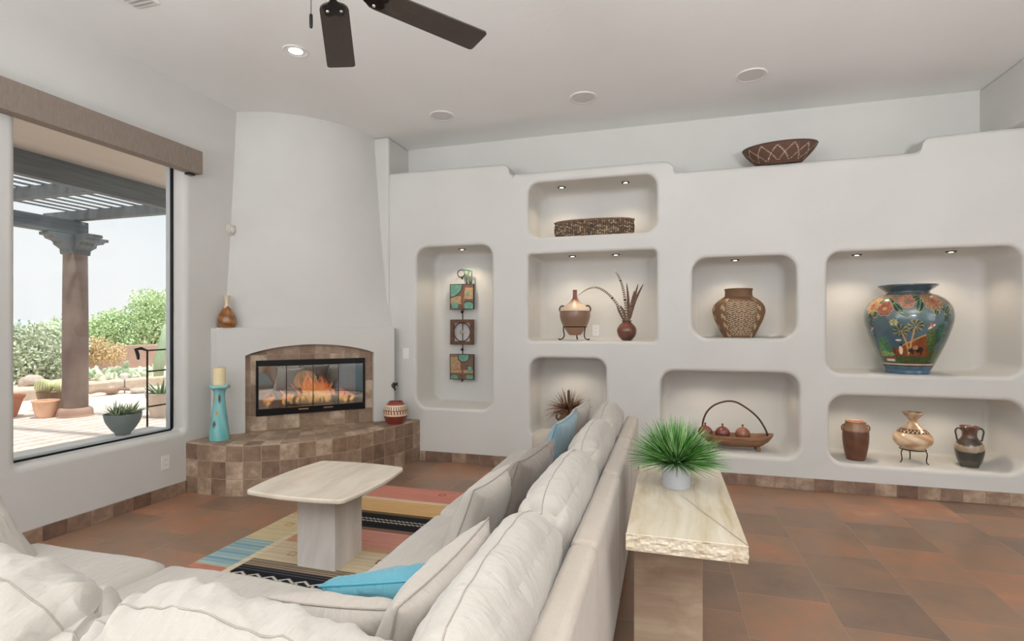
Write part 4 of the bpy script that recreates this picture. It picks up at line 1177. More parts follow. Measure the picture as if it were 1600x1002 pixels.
for sx in (-1, 1):
    tube('handle', [(sx * (.128 + .030 * math.cos(a)), 0, .262 + .034 * math.sin(a)) for a in [2 * pi * k / 24 for k in range(24)]], .008, mat('dark_handle', srgb(86, 66, 56), .5), jg, sides=8, closed=True)
stn = thing('iron_stand', 'low black wrought iron tripod stand holding the brown jug', 'stand', (-.89, NY, 1.272))
tube('ring', [(.118 * math.cos(a), .118 * math.sin(a), .135) for a in [2 * pi * k / 40 for k in range(40)]], .005, IRON, stn, sides=8, closed=True)
for a in (math.radians(205), math.radians(335), math.radians(90)):
    c_, s_ = math.cos(a), math.sin(a)
    tube('leg', [(p.x * c_, p.x * s_, p.y) for p in catmull([(.118, .138, 0), (.120, .10, 0), (.112, .055, 0), (.125, .02, 0), (.160, .007, 0), (.172, .018, 0)], 6)], .006, IRON, stn, sides=8)

# pot with feathers
fpot = thing('feather_pot', 'small round glossy brown pot holding striped pheasant feathers', 'pot', (-.375, NY, 1.272))
lathe('pot', [(0, 0), (.035, 0), (.045, .004), (.08, .04), (.096, .09), (.088, .13), (.06, .165), (.044, .178), (.044, .188), (.053, .196), (.046, .196), (.038, .185), (0, .15)], mat('brown_burnished', srgb(116, 62, 44), .25, col2=srgb(74, 46, 40), nscale=9, coat=.5), fpot, seg=64)
FE = mat('feather_brown', srgb(78, 54, 45), .7, col2=srgb(120, 92, 74), nscale=40)
FEs = base('feather_striped'); m_, t_n, b_ = FEs
at_ = t_n.node('ShaderNodeAttribute', attribute_name='paint'); t_n.l.new(at_.outputs['Color'], b_.inputs['Base Color']); b_.inputs['Roughness'].default_value = .7
def feather(pts, w, material, striped=0, tip=.15):
    P = catmull(pts, 14); V = []; F = []; n = len(P)
    for i, p in enumerate(P):
        t = i / (n - 1); d = (P[min(i + 1, n - 1)] - P[max(i - 1, 0)]).normalized(); s = d.cross(Vector((0, 1, 0))).normalized()
        ww = w * min(1, t * 5 + .15) * (1 - t ** 3 * (1 - tip)) 
        V += [p - s * ww, p - Vector((0, .002, 0)), p + s * ww, p + Vector((0, .002, 0))]
    for i in range(n - 1):
        a = i * 4
        for q in range(4): F.append((a + q, a + (q + 1) % 4, a + 4 + (q + 1) % 4, a + 4 + q))
    o = from_py('feather', V, F, material, fpot, smooth=False)
    c = []
    for i in range(n):
        s = (i * striped / n) % 1.0 < .5 if striped else False
        c += [(*(srgb(46, 34, 30) if s else srgb(206, 190, 168)), 1)] * 4
    at = o.data.color_attributes.new('paint', 'FLOAT_COLOR', 'POINT'); at.data.foreach_set('color', [q for cc in c for q in cc])
    return o
def FP(u, v, y=NY):  # niche position relative to the pot, metres
    return (u + .375, y - NY, v - 1.272)
feather([FP(-.385, 1.45), FP(-.45, 1.60), FP(-.55, 1.73), FP(-.66, 1.80), FP(-.76, 1.79), FP(-.86, 1.725)], .013, m_, 34)
feather([FP(-.375, 1.45), FP(-.385, 1.62), FP(-.41, 1.78), FP(-.45, 1.90), FP(-.505, 1.985)], .014, m_, 30)
for a in [((-.37, 1.45), (-.36, 1.65), (-.375, 1.84)), ((-.37, 1.45), (-.33, 1.62), (-.30, 1.77)), ((-.36, 1.45), (-.30, 1.65), (-.215, 1.83)), ((-.38, 1.45), (-.43, 1.53), (-.475, 1.62)), ((-.365, 1.45), (-.31, 1.66), (-.265, 1.83)), ((-.38, 1.45), (-.40, 1.55), (-.44, 1.62))]:
    feather([FP(*p) for p in a], .016, FE, 0, tip=.05)

# woven jar
wj = thing('woven_basket_jar', 'squat shouldered woven basket jar with a tall collar in the square niche', 'basket', (.647, NY, 1.308))
def wj_r(z):
    pass
V, F_ = lathe_vf([(p.x, p.y) for p in catmull([(0, 0, 0), (.12, 0, 0), (.135, .01, 0), (.175, .09, 0), (.215, .18, 0), (.228, .25, 0), (.215, .30, 0), (.175, .345, 0), (.128, .375, 0), (.120, .39, 0), (.118, .43, 0), (.124, .448, 0), (.114, .45, 0), (.108, .40, 0), (0, .3, 0)], 12)], 160)
o = from_py('basket_body', V, F_, vcol_mat('woven_reed', .7, bump=.5, bscale=140), wj)
def wjp(x, y, z):
    a = np.arctan2(y, x); n = len(x); c = np.tile(np.array(srgb(124, 92, 66)), (n, 1))
    nz_ = np.sin(a * 53 + z * 120) * np.sin(z * 260); c *= (1 + .2 * nz_)[:, None]
    front = np.abs(((a + pi / 2 + pi / 3) % (2 * pi / 3)) - pi / 3)     # three wide panels
    P_ = (front < .62) & (z > .02) & (z < .33)
    zz = (z * 52 + np.abs(((a * 26 / pi) % 2) - 1) * .8) % 1.0
    k = P_ & (zz < .5); c[k] = srgb(62, 36, 28)
    k = P_ & (zz >= .5); c[k] = srgb(196, 170, 138)
    B_ = (front >= .66) & (front < .86) & (z < .36); k = B_ & (np.sin(z * 75 + np.sin(a * 30)) > .2); c[k] = srgb(190, 164, 128)
    k = (z > .385) & (nz_ > .3); c[k] = srgb(96, 66, 48)
    return c
paint(o, wjp)

# big painted jar
bj = thing('painted_jar', 'very large glossy painted jar with flowers, palms and a village scene on blue', 'jar', (1.985, 5.285, 1.012))
pf = [(0, 0), (.15, 0), (.158, .006), (.160, .035), (.175, .06), (.215, .15), (.262, .27), (.300, .39), (.314, .47), (.305, .545), (.27, .61), (.215, .655), (.165, .675), (.152, .69), (.160, .70), (.205, .735), (.212, .745), (.205, .748), (.15, .715), (.14, .69), (0, .6)]
PJ = catmull([(a, b, 0) for a, b in pf], 26)
v, f = lathe_vf([(p.x, p.y) for p in PJ], 420)
o = from_py('body', v, f, vcol_mat('lacquered_paint', .2, coat=.8), bj)
VD = math.atan2(-5.285, -1.985)    # direction that looks at the viewer's side of the room
def jar_paint(x, y, z):
    n = len(x); a = np.arctan2(y, x); r = np.hypot(x, y)
    # s runs left to right over the front, in metres on the belly; the scene repeats round the back
    da = (a - VD + pi) % (2 * pi) - pi
    s = (da * .30); s = ((s + .47) % .94) - .47
    out = r > .1
    C = lambda *k: np.array(srgb(*k))
    c = np.tile(C(70, 100, 120), (n, 1))
    t = np.clip((z - .22) / .3, 0, 1)[:, None]
    c = C(62, 92, 112) * (1 - t) + C(98, 118, 120) * t
    nz_ = np.sin(s * 90 + np.sin(z * 70) * 2) * np.sin(z * 110 + np.sin(s * 60) * 2)
    m2 = np.sin(s * 37 + 1) * np.sin(z * 45 + 2)
    def put(k, col, am=.12):
        c[k] = (np.array(col)[None, :] * (1 + am * nz_)[:, None])[k]
    dark = (np.abs(s) > .26) & (z < .50) & (m2 + nz_ * .5 > -.35); put(dark, C(58, 84, 74), .25)
    # ground, hill and fields
    put((z < .20 + .01 * np.sin(s * 40)) & (z > .085), C(66, 84, 46), .3)
    hill = .20 + .135 * np.clip((s + .13) / .26, 0, 1) - .16 * np.clip((s - .13) / .07, 0, 1) * np.clip((s - .05) * 10, 0, 1)
    hk = (s > -.16) & (s < .20) & (z > .15) & (z < hill); put(hk, C(132, 70, 38), .2)
    put((s > -.06) & (s < .135) & (np.abs(z - hill + .006) < .006), C(196, 150, 84))
    put((s > -.20) & (s < -.10) & (z > .145) & (z < .22), C(104, 58, 38), .2)
    # green shrubs left and right
    for (cx, cz, rx, rz, col) in [(-.20, .235, .05, .075, (60, 120, 76)), (-.235, .21, .04, .04, (74, 130, 80)), (-.165, .215, .035, .05, (52, 104, 66)), (.20, .28, .05, .09, (70, 96, 52)), (.17, .33, .035, .04, (84, 106, 60)), (.25, .34, .05, .08, (52, 90, 66)), (-.20, .165, .09, .022, (112, 150, 74))]:
        k = ((s - cx) / rx) ** 2 + ((z - cz) / rz) ** 2 < 1 + .35 * nz_; put(k, C(*col), .35)
    # palms
    for (cx, cz, x0) in [(.055, .40, .02), (-.045, .36, .01)]:
        tz = (z - .165) / (cz - .165); xc = x0 + (cx - x0) * tz ** 1.6
        put((np.abs(s - xc) < .007) & (tz > 0) & (tz < 1), C(188, 150, 96))
        rr = np.hypot(s - cx, (z - cz)); th = np.arctan2(z - cz, s - cx)
        put((rr < .055) & (np.cos(th * 9) > .15 + rr * 4) & (z > cz - .035), C(176, 160, 84)); put((rr < .05) & (np.cos(th * 9 + 1.2) > .6), C(40, 58, 40))
    # white-clad figure and dark animals, a red roofed hut
    put(((s + .055) / .017) ** 2 + ((z - .20) / .037) ** 2 < 1, C(226, 214, 190)); put(((s + .05) / .012) ** 2 + ((z - .245) / .012) ** 2 < 1, C(60, 40, 34)); put(((s + .068) / .025) ** 2 + ((z - .285) / .007) ** 2 < 1, C(230, 224, 206))
    for (cx, cz, rx, rz, col) in [(.035, .20, .028, .018, (24, 20, 20)), (.10, .205, .035, .024, (36, 24, 22)), (.065, .222, .022, .018, (168, 122, 78)), (.025, .178, .006, .02, (24, 20, 20)), (.05, .178, .006, .02, (24, 20, 20)), (.12, .178, .006, .02, (24, 20, 20))]:
        put(((s - cx) / rx) ** 2 + ((z - cz) / rz) ** 2 < 1, C(*col))
    put((np.abs(s + .18) < .052) & (z > .104) & (z < .124), C(222, 212, 196)); put((z > .122) & (z < .152 - .5 * np.abs(s + .18) * .5) & (np.abs(s + .175) < .05), C(120, 44, 34))
    # birds
    for (cx, cz, q) in [(.165, .395, 1), (-.285, .375, .7), (.20, .50, .7)]:
        d1 = ((s - cx) * .8 + (z - cz) * .6) / (.033 * q); d2 = (-(s - cx) * .6 + (z - cz) * .8) / (.010 * q); put(d1 ** 2 + d2 ** 2 < 1, C(224, 206, 180))
        d1 = ((s - cx - .004) * -.5 + (z - cz - .012) * .86) / (.025 * q); d2 = ((s - cx) * .86 + (z - cz - .01) * .5) / (.008 * q); put(d1 ** 2 + d2 ** 2 < 1, C(206, 110, 70))
    # shoulder: rosy brown ground
    put((z > .60) & (z < .70), C(134, 112, 98), .2)
    k = (z > .53) & (z < .61) & (m2 + nz_ > .1); put(k, C(128, 108, 96), .2)
    # leaves
    for (cx, cz, an, ln) in [(-.20, .60, .6, .05), (-.125, .60, -.7, .055), (-.06, .545, -.9, .055), (-.245, .52, 2.0, .05), (-.30, .50, 1.6, .045), (.085, .57, 1.3, .058), (.06, .625, .2, .045), (.20, .53, 1.2, .045), (.255, .55, -1.0, .05), (-.02, .50, -.5, .04), (.30, .53, .7, .05)]:
        ca, sa = math.cos(an), math.sin(an); p = (s - cx) * ca + (z - cz) * sa; q = -(s - cx) * sa + (z - cz) * ca
        e = (p / ln) ** 2 + (q / (ln * .42)) ** 2
        put(e < 1.25, C(176, 162, 110)); put(e < 1, C(30, 74, 58), .2); put((e < 1) & (np.abs(q) < .0025), C(110, 150, 100)); put((e < .9) & (q < -ln * .12), C(18, 44, 38))
    # flowers
    for (cx, cz, R_, np_, pc, cc) in [(-.275, .575, .078, 9, (206, 164, 112), (176, 96, 58)), (.19, .60, .08, 10, (164, 116, 80), (140, 84, 56)), (-.155, .545, .062, 6, (170, 104, 84), (206, 146, 84)), (.0, .605, .055, 6, (178, 120, 100), (92, 120, 100)), (-.09, .43, .03, 8, (196, 196, 140), (160, 150, 90))]:
        rr = np.hypot(s - cx, z - cz); th = np.arctan2(z - cz, s - cx)
        pr = R_ * (.62 + .38 * np.abs(np.cos(th * np_ / 2))) if np_ >= 8 else R_ * (.85 + .15 * np.abs(np.cos(th * np_ / 2)))
        put(rr < pr * 1.06, C(212, 186, 140)); put(rr < pr, C(*pc), .2); put((rr < pr) & (np.abs(np.sin(th * np_ / 2)) < .12) & (rr > R_ * .3), C(120, 70, 56))
        put((rr < R_ * .45) & (rr > R_ * .38), C(130, 76, 60)); put(rr < R_ * .26, C(*cc))
    # bands at foot and neck
    c[(z < .088) & out] = C(78, 112, 134)
    c[(z > .074) & (z < .086) & out] = C(206, 194, 172); c[(z > .064) & (z < .074) & out] = C(70, 34, 30)
    c[(z < .052) & out] = C(72, 104, 128)
    c[(z > .676)] = C(70, 92, 102); c[(z > .742) & (r < .2)] = C(36, 58, 60); c[(z > .69) & (r < .148)] = C(30, 40, 40)
    mott = 1 + .16 * np.sin(s * 210 + np.sin(z * 160) * 3) * np.sin(z * 240 + np.sin(s * 130) * 3) + .10 * m2
    c = c * (mott * .88)[:, None]
    return np.clip(c, 0, 1)
paint(o, jar_paint)

# dry plant vase, low niche beside the sofa
dv = thing('dried_plant_vase', 'brown clay vase of spiky dried leaves in the low niche behind the sofa', 'vase', (-.955, NY, .302))
o = lathe('vase', [(0, 0), (.06, 0), (.075, .01), (.105, .08), (.108, .14), (.085, .20), (.055, .235), (.05, .26), (.058, .27), (.05, .27), (.042, .25), (0, .2)], mat('brown_clay', srgb(140, 98, 70), .5, col2=srgb(106, 72, 54), nscale=6), dv)
for sx in (-1, 1):
    tube('handle', [(sx * (.092 + .032 * math.cos(a)), -.02, .19 + .036 * math.sin(a)) for a in [2 * pi * k / 20 for k in range(20)]], .009, mat('dark_clay', srgb(60, 44, 38), .5), dv, sides=8, closed=True)
DB = [leafm('dry_dark', srgb(70, 46, 36)), leafm('dry_mid', srgb(104, 74, 54)), leafm('dry_red', srgb(110, 58, 42)), leafm('dry_pale', srgb(150, 128, 100))]
dl = blades('dried_leaves', 240, .04, .25, .27, 1.0, .006, DB, dv, 9, droop=.8, ymax=.22)
dl2 = blades('dried_grass', 60, .03, .25, .32, .8, .0016, [DB[3]], dv, 12, droop=.5, ymax=.22)
tube('seed_head', [(.012, -.01, .25), (.0, -.012, .36), (.002, -.012, .39), (.002, -.012, .45), (.002, -.012, .465)], [.004, .004, .013, .013, .004], DB[0], dv, sides=10)

# wooden tray with arched handle and three pomegranates
tr_ = thing('wooden_tray', 'long carved wooden dough tray with a thin arched branch handle', 'tray', (.62, NY, .264))
WD = mat('carved_wood', srgb(110, 76, 52), .5, col2=srgb(146, 106, 74), nscale=5, stretch=(1, 8, 8), bump=.2, bscale=30)
V = []; F_ = []; n = 64
lev = [(.0, .50, .35, .035), (.0, .70, .55, .035), (.03, .86, .8, .035), (.075, .98, .98, .035), (.095, 1.0, 1.0, .035), (.098, .965, .93, .035), (.085, .93, .84, .035), (.06, .8, .6, .035), (.052, .5, .3, .035)]
for z, sx, sy, z0 in lev:
    for k in range(n):
        a = 2 * pi * k / n; c_, s_ = math.cos(a), math.sin(a)
        x = .325 * sx * math.copysign(abs(c_) ** .8, c_); y = .115 * sy * math.copysign(abs(s_) ** .8, s_)
        V.append((x, y, z0 + z + .028 * (abs(x) / .325) ** 3 - .0 * x))
for i in range(len(lev) - 1):
    for k in range(n): k2 = (k + 1) % n; F_.append((i * n + k, i * n + k2, (i + 1) * n + k2, (i + 1) * n + k))
F_.append(list(range(n))[::-1]); F_.append([(len(lev) - 1) * n + k for k in range(n)])
from_py('tray_body', V, F_, WD, tr_)
for x, y in ((.19, -.04), (.19, .045), (-.19, -.04), (-.19, .045)):
    lathe('foot', [(0, 0), (.014, 0), (.02, .01), (.018, .045), (0, .045)], WD, tr_, seg=16, sm=3, loc=(x, y, 0))
tube('handle', catmull([(-.29, 0, .14), (-.285, 0, .24), (-.25, 0, .335), (-.18, 0, .405), (-.08, .0, .443), (.0, 0, .44), (.07, 0, .405), (.15, 0, .345), (.21, 0, .28), (.26, 0, .19), (.275, 0, .135)], 6), .0085, mat('dark_branch', srgb(66, 44, 36), .6), tr_, sides=10)
for x, zt, lab in [(.355, 1, 'left of the three, half behind the grass plant'), (.508, 1, 'middle of the three'), (.683, 1, 'right of the three, lightest in colour')]:
    p = thing('ceramic_pomegranate', 'ceramic pomegranate in the wooden tray, ' + lab, 'pomegranate', (x, NY, .264 + .090), group='pomegranates in the tray')
    mt = mat('pomegranate_glaze', srgb(*((124, 62, 52) if x < .6 else (150, 96, 74))), .25, col2=srgb(*((98, 52, 46) if x < .6 else (122, 76, 60))), nscale=12, coat=.4)
    lathe('fruit', [(0, 0), (.03, .002), (.056, .022), (.066, .052), (.058, .084), (.034, .107), (.014, .115), (.009, .119), (0, .119)], mt, p, seg=36)
    lathe('crown', [(.006, .0), (.007, .012), (.011, .026), (.006, .022), (0, .01)], mt, p, seg=12, loc=(0, 0, .115))

# three pots of the lower right niche
p1 = thing('brown_jar', 'tall brown glazed jar with two small ear handles, left in the lower right niche', 'jar', (1.595, 5.28, .245))
o = lathe('body', [(0, 0), (.066, 0), (.072, .004), (.085, .06), (.099, .16), (.1, .24), (.09, .29), (.078, .318), (.08, .332), (.072, .334), (.068, .315), (.07, .27), (0, .2)], vcol_mat('jar_glaze', .4, coat=.25), p1, seg=90, sm=8)
paint(o, lambda x, y, z: np.where((z + .014 * np.abs(np.sin(np.arctan2(y, x) * 13)) > .262)[:, None], np.array(srgb(150, 112, 86)) * (1 + .15 * np.sin(np.arctan2(y, x) * 40))[:, None], np.array(srgb(96, 58, 38)) * (1 + .12 * np.sin(z * 60 + x * 30))[:, None]))
for sx in (-1, 1): tube('handle', [(sx * (.086 + .022 * math.cos(a)), 0, .272 + .03 * math.sin(a)) for a in [2 * pi * k / 20 for k in range(20)]], .0055, mat('ear_handle', srgb(104, 76, 58), .45), p1, sides=8, closed=True)
p2 = thing('flared_vase', 'cream and tan marbled vase with a flared mouth and a dark patterned collar', 'vase', (2.03, 5.30, .345))
o = lathe('body', [(0, 0), (.05, .004), (.09, .022), (.128, .06), (.142, .095), (.134, .13), (.105, .17), (.065, .205), (.036, .235), (.030, .252), (.04, .275), (.072, .315), (.076, .325), (.068, .326), (.03, .28), (0, .24)], vcol_mat('marbled_glaze', .22, coat=.6), p2, seg=120, sm=8)
def fv(x, y, z):
    a = np.arctan2(y, x); w = np.sin(a * 4 + np.sin(z * 50) * 1.4) * np.sin(z * 40 + a * 2); cr = np.array(srgb(214, 190, 158)); tn = np.array(srgb(180, 140, 104))
    c = cr + (tn - cr) * np.clip(.5 + w * .9, 0, 1)[:, None]
    k = (z > .165) & (z < .19) & (np.sin(a * 22) * np.sin(z * 250) > -.1); c[k] = srgb(70, 56, 48)
    c[(z > .16) & (z < .165)] = srgb(110, 86, 66); k = (z > .26); c[k] *= .85
    return c
paint(o, fv)
s2 = thing('iron_stand', 'small black iron tripod stand under the flared cream vase', 'stand', (2.03, 5.30, .243))
tube('ring', [(.092 * math.cos(a), .092 * math.sin(a), .115) for a in [2 * pi * k / 40 for k in range(40)]], .0045, IRON, s2, sides=8, closed=True)
for a in (math.radians(200), math.radians(320), math.radians(80)):
    c_, s_ = math.cos(a), math.sin(a); tube('leg', [(p.x * c_, p.x * s_, p.y) for p in catmull([(.092, .116, 0), (.104, .085, 0), (.098, .045, 0), (.100, .015, 0), (.115, .004, 0)], 6)], .0045, IRON, s2, sides=8)
p3 = thing('dark_handled_vase', 'dark green and grey two handled vase, right in the lower right niche', 'vase', (2.425, 5.28, .245))
o = lathe('body', [(0, 0), (.058, 0), (.064, .005), (.088, .07), (.099, .14), (.09, .19), (.06, .23), (.05, .255), (.052, .29), (.066, .325), (.068, .33), (.06, .33), (.045, .28), (0, .24)], vcol_mat('dark_glaze', .22, coat=.6), p3, seg=100, sm=8)
def dvp(x, y, z):
    a = np.arctan2(y, x); n = len(x); c = np.tile(np.array(srgb(52, 52, 48)), (n, 1)); c[z < .06] = srgb(76, 74, 60)
    zz = .185 + .03 * np.sin(a + .6); k = (z > zz - .03) & (z < zz + .022); c[k] = srgb(158, 140, 114); k = (z > zz + .022) & (z < .24); c[k] = srgb(72, 62, 54); c[z >= .24] = srgb(96, 66, 54); return c
paint(o, dvp)
for sx in (-1, 1): tube('handle', [(sx * p.x, 0, p.y) for p in catmull([(.052, .30, 0), (.08, .315, 0), (.098, .29, 0), (.092, .25, 0), (.085, .215, 0), (.075, .215, 0)], 5)], .0065, mat('dark_ear', srgb(60, 52, 46), .35), p3, sides=8)

# basket on the ledge
lg_ = thing('ledge_basket', 'wide dark brown coiled basket with a pale zigzag pattern on top of the wall ledge', 'basket', (.97, 5.195, 2.853), (math.radians(7), math.radians(-1), 0))
V, F_ = lathe_vf([(p.x, p.y * .84) for p in catmull([(0, 0, 0), (.165, 0, 0), (.18, .008, 0), (.235, .07, 0), (.275, .125, 0), (.30, .172, 0), (.302, .187, 0), (.288, .188, 0), (.26, .13, 0), (.17, .03, 0), (0, .02, 0)], 12)], 220)
o = from_py('basket_body', V, F_, vcol_mat('coiled_reed', .7, bump=.5, bscale=110), lg_)
def lbp(x, y, z):
    z = z / .84
    a = np.arctan2(y, x) / (2 * pi); n = len(x); c = np.tile(np.array(srgb(98, 70, 56)), (n, 1)); c *= (1 + .14 * np.sin(z * 420))[:, None]
    out = np.hypot(x, y) > .165 + z * .62
    ph = (a * 7) % 1.0; t1 = .012 + .145 * np.abs(2 * ph - 1); t2 = .165 - .15 * np.abs(2 * ph - 1)
    dash = np.sin(z * 420 + a * 60) > -.5
    k = ((np.abs(z - t1) < .0065) | (np.abs(z - t2) < .0055)) & out & dash & (z > .02) & (z < .18); c[k] = srgb(206, 186, 160)
    c[z > .178] = srgb(80, 56, 46)
    return c
paint(o, lbp)

# ================================================================== OUTSIDE
struct(box('ground_patio', -12.3, XL - .25, -8, 12.5, -.17, -.05, PAVER, bev=0))
SAND = mat('sand', srgb(226, 208, 190), .95, col2=srgb(214, 192, 172), nscale=4, bump=.4, bscale=60)
bm = bmesh.new()
nx = 40; V = []; F_ = []
for j in range(nx + 1):
    for i in range(nx + 1):
        x = -30 + 17.75 * i / nx; y = -4 + 24 * j / nx
        V.append((x, y, -.04 + .05 * noise.noise(Vector((x * .5, y * .5, 0))) + .06 * min(1, max(0, (-12.6 - x) / 1.5))))
for j in range(nx):
    for i in range(nx): a = j * (nx + 1) + i; F_.append((a, a + 1, a + nx + 2, a + nx + 1))
bm.free()
struct(from_py('ground_desert', V, F_, SAND))
o = box('stone_kerb', -12.45, -12.15, 5, 12.5, -.10, .16, mat('kerb_stone', srgb(206, 188, 168), .9, col2=srgb(190, 170, 150), nscale=8, bump=.4), bev=.03, seg=3); tag(o, 'long low tan stone kerb between the patio and the desert bed', 'kerb')
o = box('garden_wall', -17.6, -17.3, 2, 20, -.1, .80, mat('adobe_stucco', srgb(188, 160, 142), .9, col2=srgb(178, 150, 134), nscale=2, bump=.3), bev=.03, seg=3); tag(o, 'low brown stucco garden wall beyond the desert planting', 'garden wall')
# far hills
V = []; F_ = []
for i in range(61):
    y = -60 + 200 * i / 60; h = 2.6 + 1.6 * noise.noise(Vector((y * .03, 0, 0))) + .6 * noise.noise(Vector((y * .12, 5, 0)))
    V += [(-120, y, -2), (-135, y, max(h, .6)), (-160, y, -2)]
for i in range(60): a = i * 3; F_ += [(a, a + 3, a + 4, a + 1), (a + 1, a + 4, a + 5, a + 2)]
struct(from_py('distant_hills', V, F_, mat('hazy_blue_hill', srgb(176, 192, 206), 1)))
struct(box('ground_far', -160, -30, -80, 150, -.5, -.08, mat('far_desert', srgb(196, 190, 168), 1), bev=0))

# patio roof and pergola
DKW = mat('grey_stained_timber', srgb(112, 118, 120), .8, col2=srgb(94, 98, 100), nscale=4, stretch=(2, .4, 8), bump=.2)
struct(box('patio_soffit', -6.0, XL - .17, -8, 12, 3.13, 3.25, mat('tan_soffit', srgb(206, 194, 182), .8), bev=0))
struct(box('wall_exterior_band', XL - .36, XL - .176, 1.0, 5.6, 2.88, 3.13, PLASTER, bev=.01))
pg = thing('pergola', 'grey stained timber patio pergola with open slats carried on a column', 'pergola', (-7.6, 5.5, 2.9))
PO = Vector((-7.6, 5.5, 2.9))
def pbox(n, x0, x1, y0, y1, z0, z1, m=DKW, bev=.01): return box(n, x0 - PO.x, x1 - PO.x, y0 - PO.y, y1 - PO.y, z0 - PO.z, z1 - PO.z, m, pg, bev=bev)
pbox('beam', -6.12, -6.0, -6, 11, 2.895, 3.14)
pbox('beam', -9.38, -9.22, -6, 6.42, 2.91, 3.14)
def shaped_beam(y):
    ol_ = [(-9.95, 3.30), (-9.95, 3.24), (-9.88, 3.235), (-9.87, 3.20), (-9.78, 3.19), (-9.74, 3.145), (-6.0, 3.145), (-6.0, 3.30)]
    b = prism('rafter', [(x - PO.x, z - PO.z) for x, z in ol_], -.06, .06, DKW, pg, bev=.006); b.rotation_euler = (pi / 2, 0, 0); b.location = (0, y - PO.y, 0)
for y in (6.26, 5.0, 3.74, 2.48, 1.22, -.04): shaped_beam(y)
x = -6.2
while x > -9.5:
    pbox('slat', x - .05, x, -1, 6.5, 3.302, 3.322, bev=.003); x -= .245
col = thing('patio_column', 'round brown timber patio column on a terracotta ring with a carved capital', 'column', (-9.306, 6.27, -.05))
lathe('shaft', [(.17, .12), (.172, 1.2), (.165, 2.2), (.16, 2.66)], mat('weathered_column', srgb(112, 92, 84), .7, col2=srgb(146, 128, 116), nscale=1.6, stretch=(1, 1, .9), bump=.2), col, sm=4)
lathe('base_ring', [(0, 0), (.225, 0), (.235, .02), (.23, .10), (.2, .14), (.16, .14)], mat('terracotta_base', srgb(178, 146, 128), .8), col, sm=3)
for r_, nm in ((0, 'capital'), (pi / 2, 'capital')):
    pr_ = [(-.16, 2.64), (.16, 2.64), (.17, 2.72), (.26, 2.78), (.27, 2.83), (.38, 2.86), (.40, 2.90), (.46, 2.905), (.46, 2.955), (-.46, 2.955), (-.46, 2.905), (-.40, 2.90), (-.38, 2.86), (-.27, 2.83), (-.26, 2.78), (-.17, 2.72)]
    c_ = prism(nm, pr_, -.11, .11, DKW, col, bev=.008); c_.rotation_euler = (pi / 2, 0, r_)
def terracotta(name='terracotta_pot_clay', c=(226, 182, 150)): return mat(name, srgb(*c), .8, col2=srgb(c[0] + 12, c[1] + 12, c[2] + 14), nscale=5)
def pot(name, label, loc, prof, m, cat='pot'):
    t = thing(name, label, cat, loc); lathe('pot', prof, m, t, sm=4); return t
OUTC = [(0, .0), (.15, .0), (.17, .02), (.23, .18), (.25, .33), (.27, .345), (.265, .37), (.235, .37), (.21, .3), (0, .28)]
t = pot('clay_bowl_planter', 'round terracotta pot on the patio in front of the cactus pot, left of the column', (-9.62, 6.04, -.05), [(r * .68, z * .74) for r, z in OUTC], terracotta())
t = pot('cactus_planter', 'large brown glazed planter behind the terracotta pot holding two golden barrel cacti', (-10.42, 6.66, -.05), [(0, 0), (.11, 0), (.13, .01), (.2, .15), (.235, .30), (.24, .32), (.21, .32), (.2, .30), (0, .28)], mat('olive_glaze', srgb(150, 120, 92), .5, col2=srgb(120, 104, 78), nscale=3), 'planter')
CACT = vcol_mat('cactus_skin', .8)
for x, y, r_ in ((-.11, -.08, .135), (.10, .09, .135)):
    nv, nu = 24, 96; V = []; F_ = []
    for j in range(nv + 1):
        ph = pi * j / nv
        for i in range(nu):
            a = 2 * pi * i / nu; rr = r_ * (1 - .06 * (1 - abs(math.cos(a * 11)))) ; V.append((rr * math.sin(ph) * math.cos(a), rr * math.sin(ph) * math.sin(a), r_ * .95 * math.cos(ph)))
    for j in range(nv):
        for i in range(nu): i2 = (i + 1) % nu; F_.append((j * nu + i, (j + 1) * nu + i, (j + 1) * nu + i2, j * nu + i2))
    o = from_py('barrel_cactus', V, F_, CACT, t, loc=(x, y, .41))
    paint(o, lambda x, y, z: np.where((np.abs(np.cos(np.arctan2(y, x) * 11)) > .7)[:, None], np.array(srgb(244, 238, 184)), np.array(srgb(186, 196, 136))))
t = pot('tall_clay_planter', 'flared terracotta planter cut by the left edge of the window', (-10.24, 5.86, -.05), [(0, 0), (.12, 0), (.13, .01), (.21, .29), (.225, .30), (.24, .355), (.215, .355), (.2, .29), (0, .27)], terracotta('clay_red', (190, 128, 100)), 'planter')
bw = thing('succulent_bowl', 'grey bowl of spiky green aloes on the ledge outside the picture window', 'planter', (XL - .385, 3.265, .515))
lathe('bowl', [(0, 0), (.05, 0), (.055, .018), (.08, .045), (.118, .11), (.132, .165), (.134, .175), (.126, .176), (.11, .14), (0, .12)], mat('grey_ceramic', srgb(116, 124, 124), .6), bw, sm=4)
lathe('soil', [(0, .150), (.124, .153)], mat('potting_soil', srgb(90, 74, 60), .95), bw, sm=0)
AG = [leafm('aloe_dark', srgb(84, 116, 84)), leafm('aloe_mid', srgb(122, 152, 112)), leafm('aloe_pale', srgb(196, 200, 160))]
for k, (x, y, ln) in enumerate([(0, -.06, .14), (.02, .05, .15), (-.02, -.01, .14), (0.03, -.03, .12), (-.01, .08, .12)]):
    b_ = blades('aloe', 26, .02, .155, ln, .62, .009, [AG[0], AG[1], AG[1], AG[2]], bw, 40 + k, droop=.15); b_.location = (x, y, 0)
tl = thing('trellis_stand', 'thin black metal plant trellis outside the right edge of the picture window', 'trellis', (-5.2, 4.4, -.05))
bm = bmesh.new()
for dx, dy in ((-.0, -.2), (.03, .18)): bm_tube(bm, [(dx, dy, 0), (dx, dy, .6), (dx, dy, 1.22)], .009, 8)
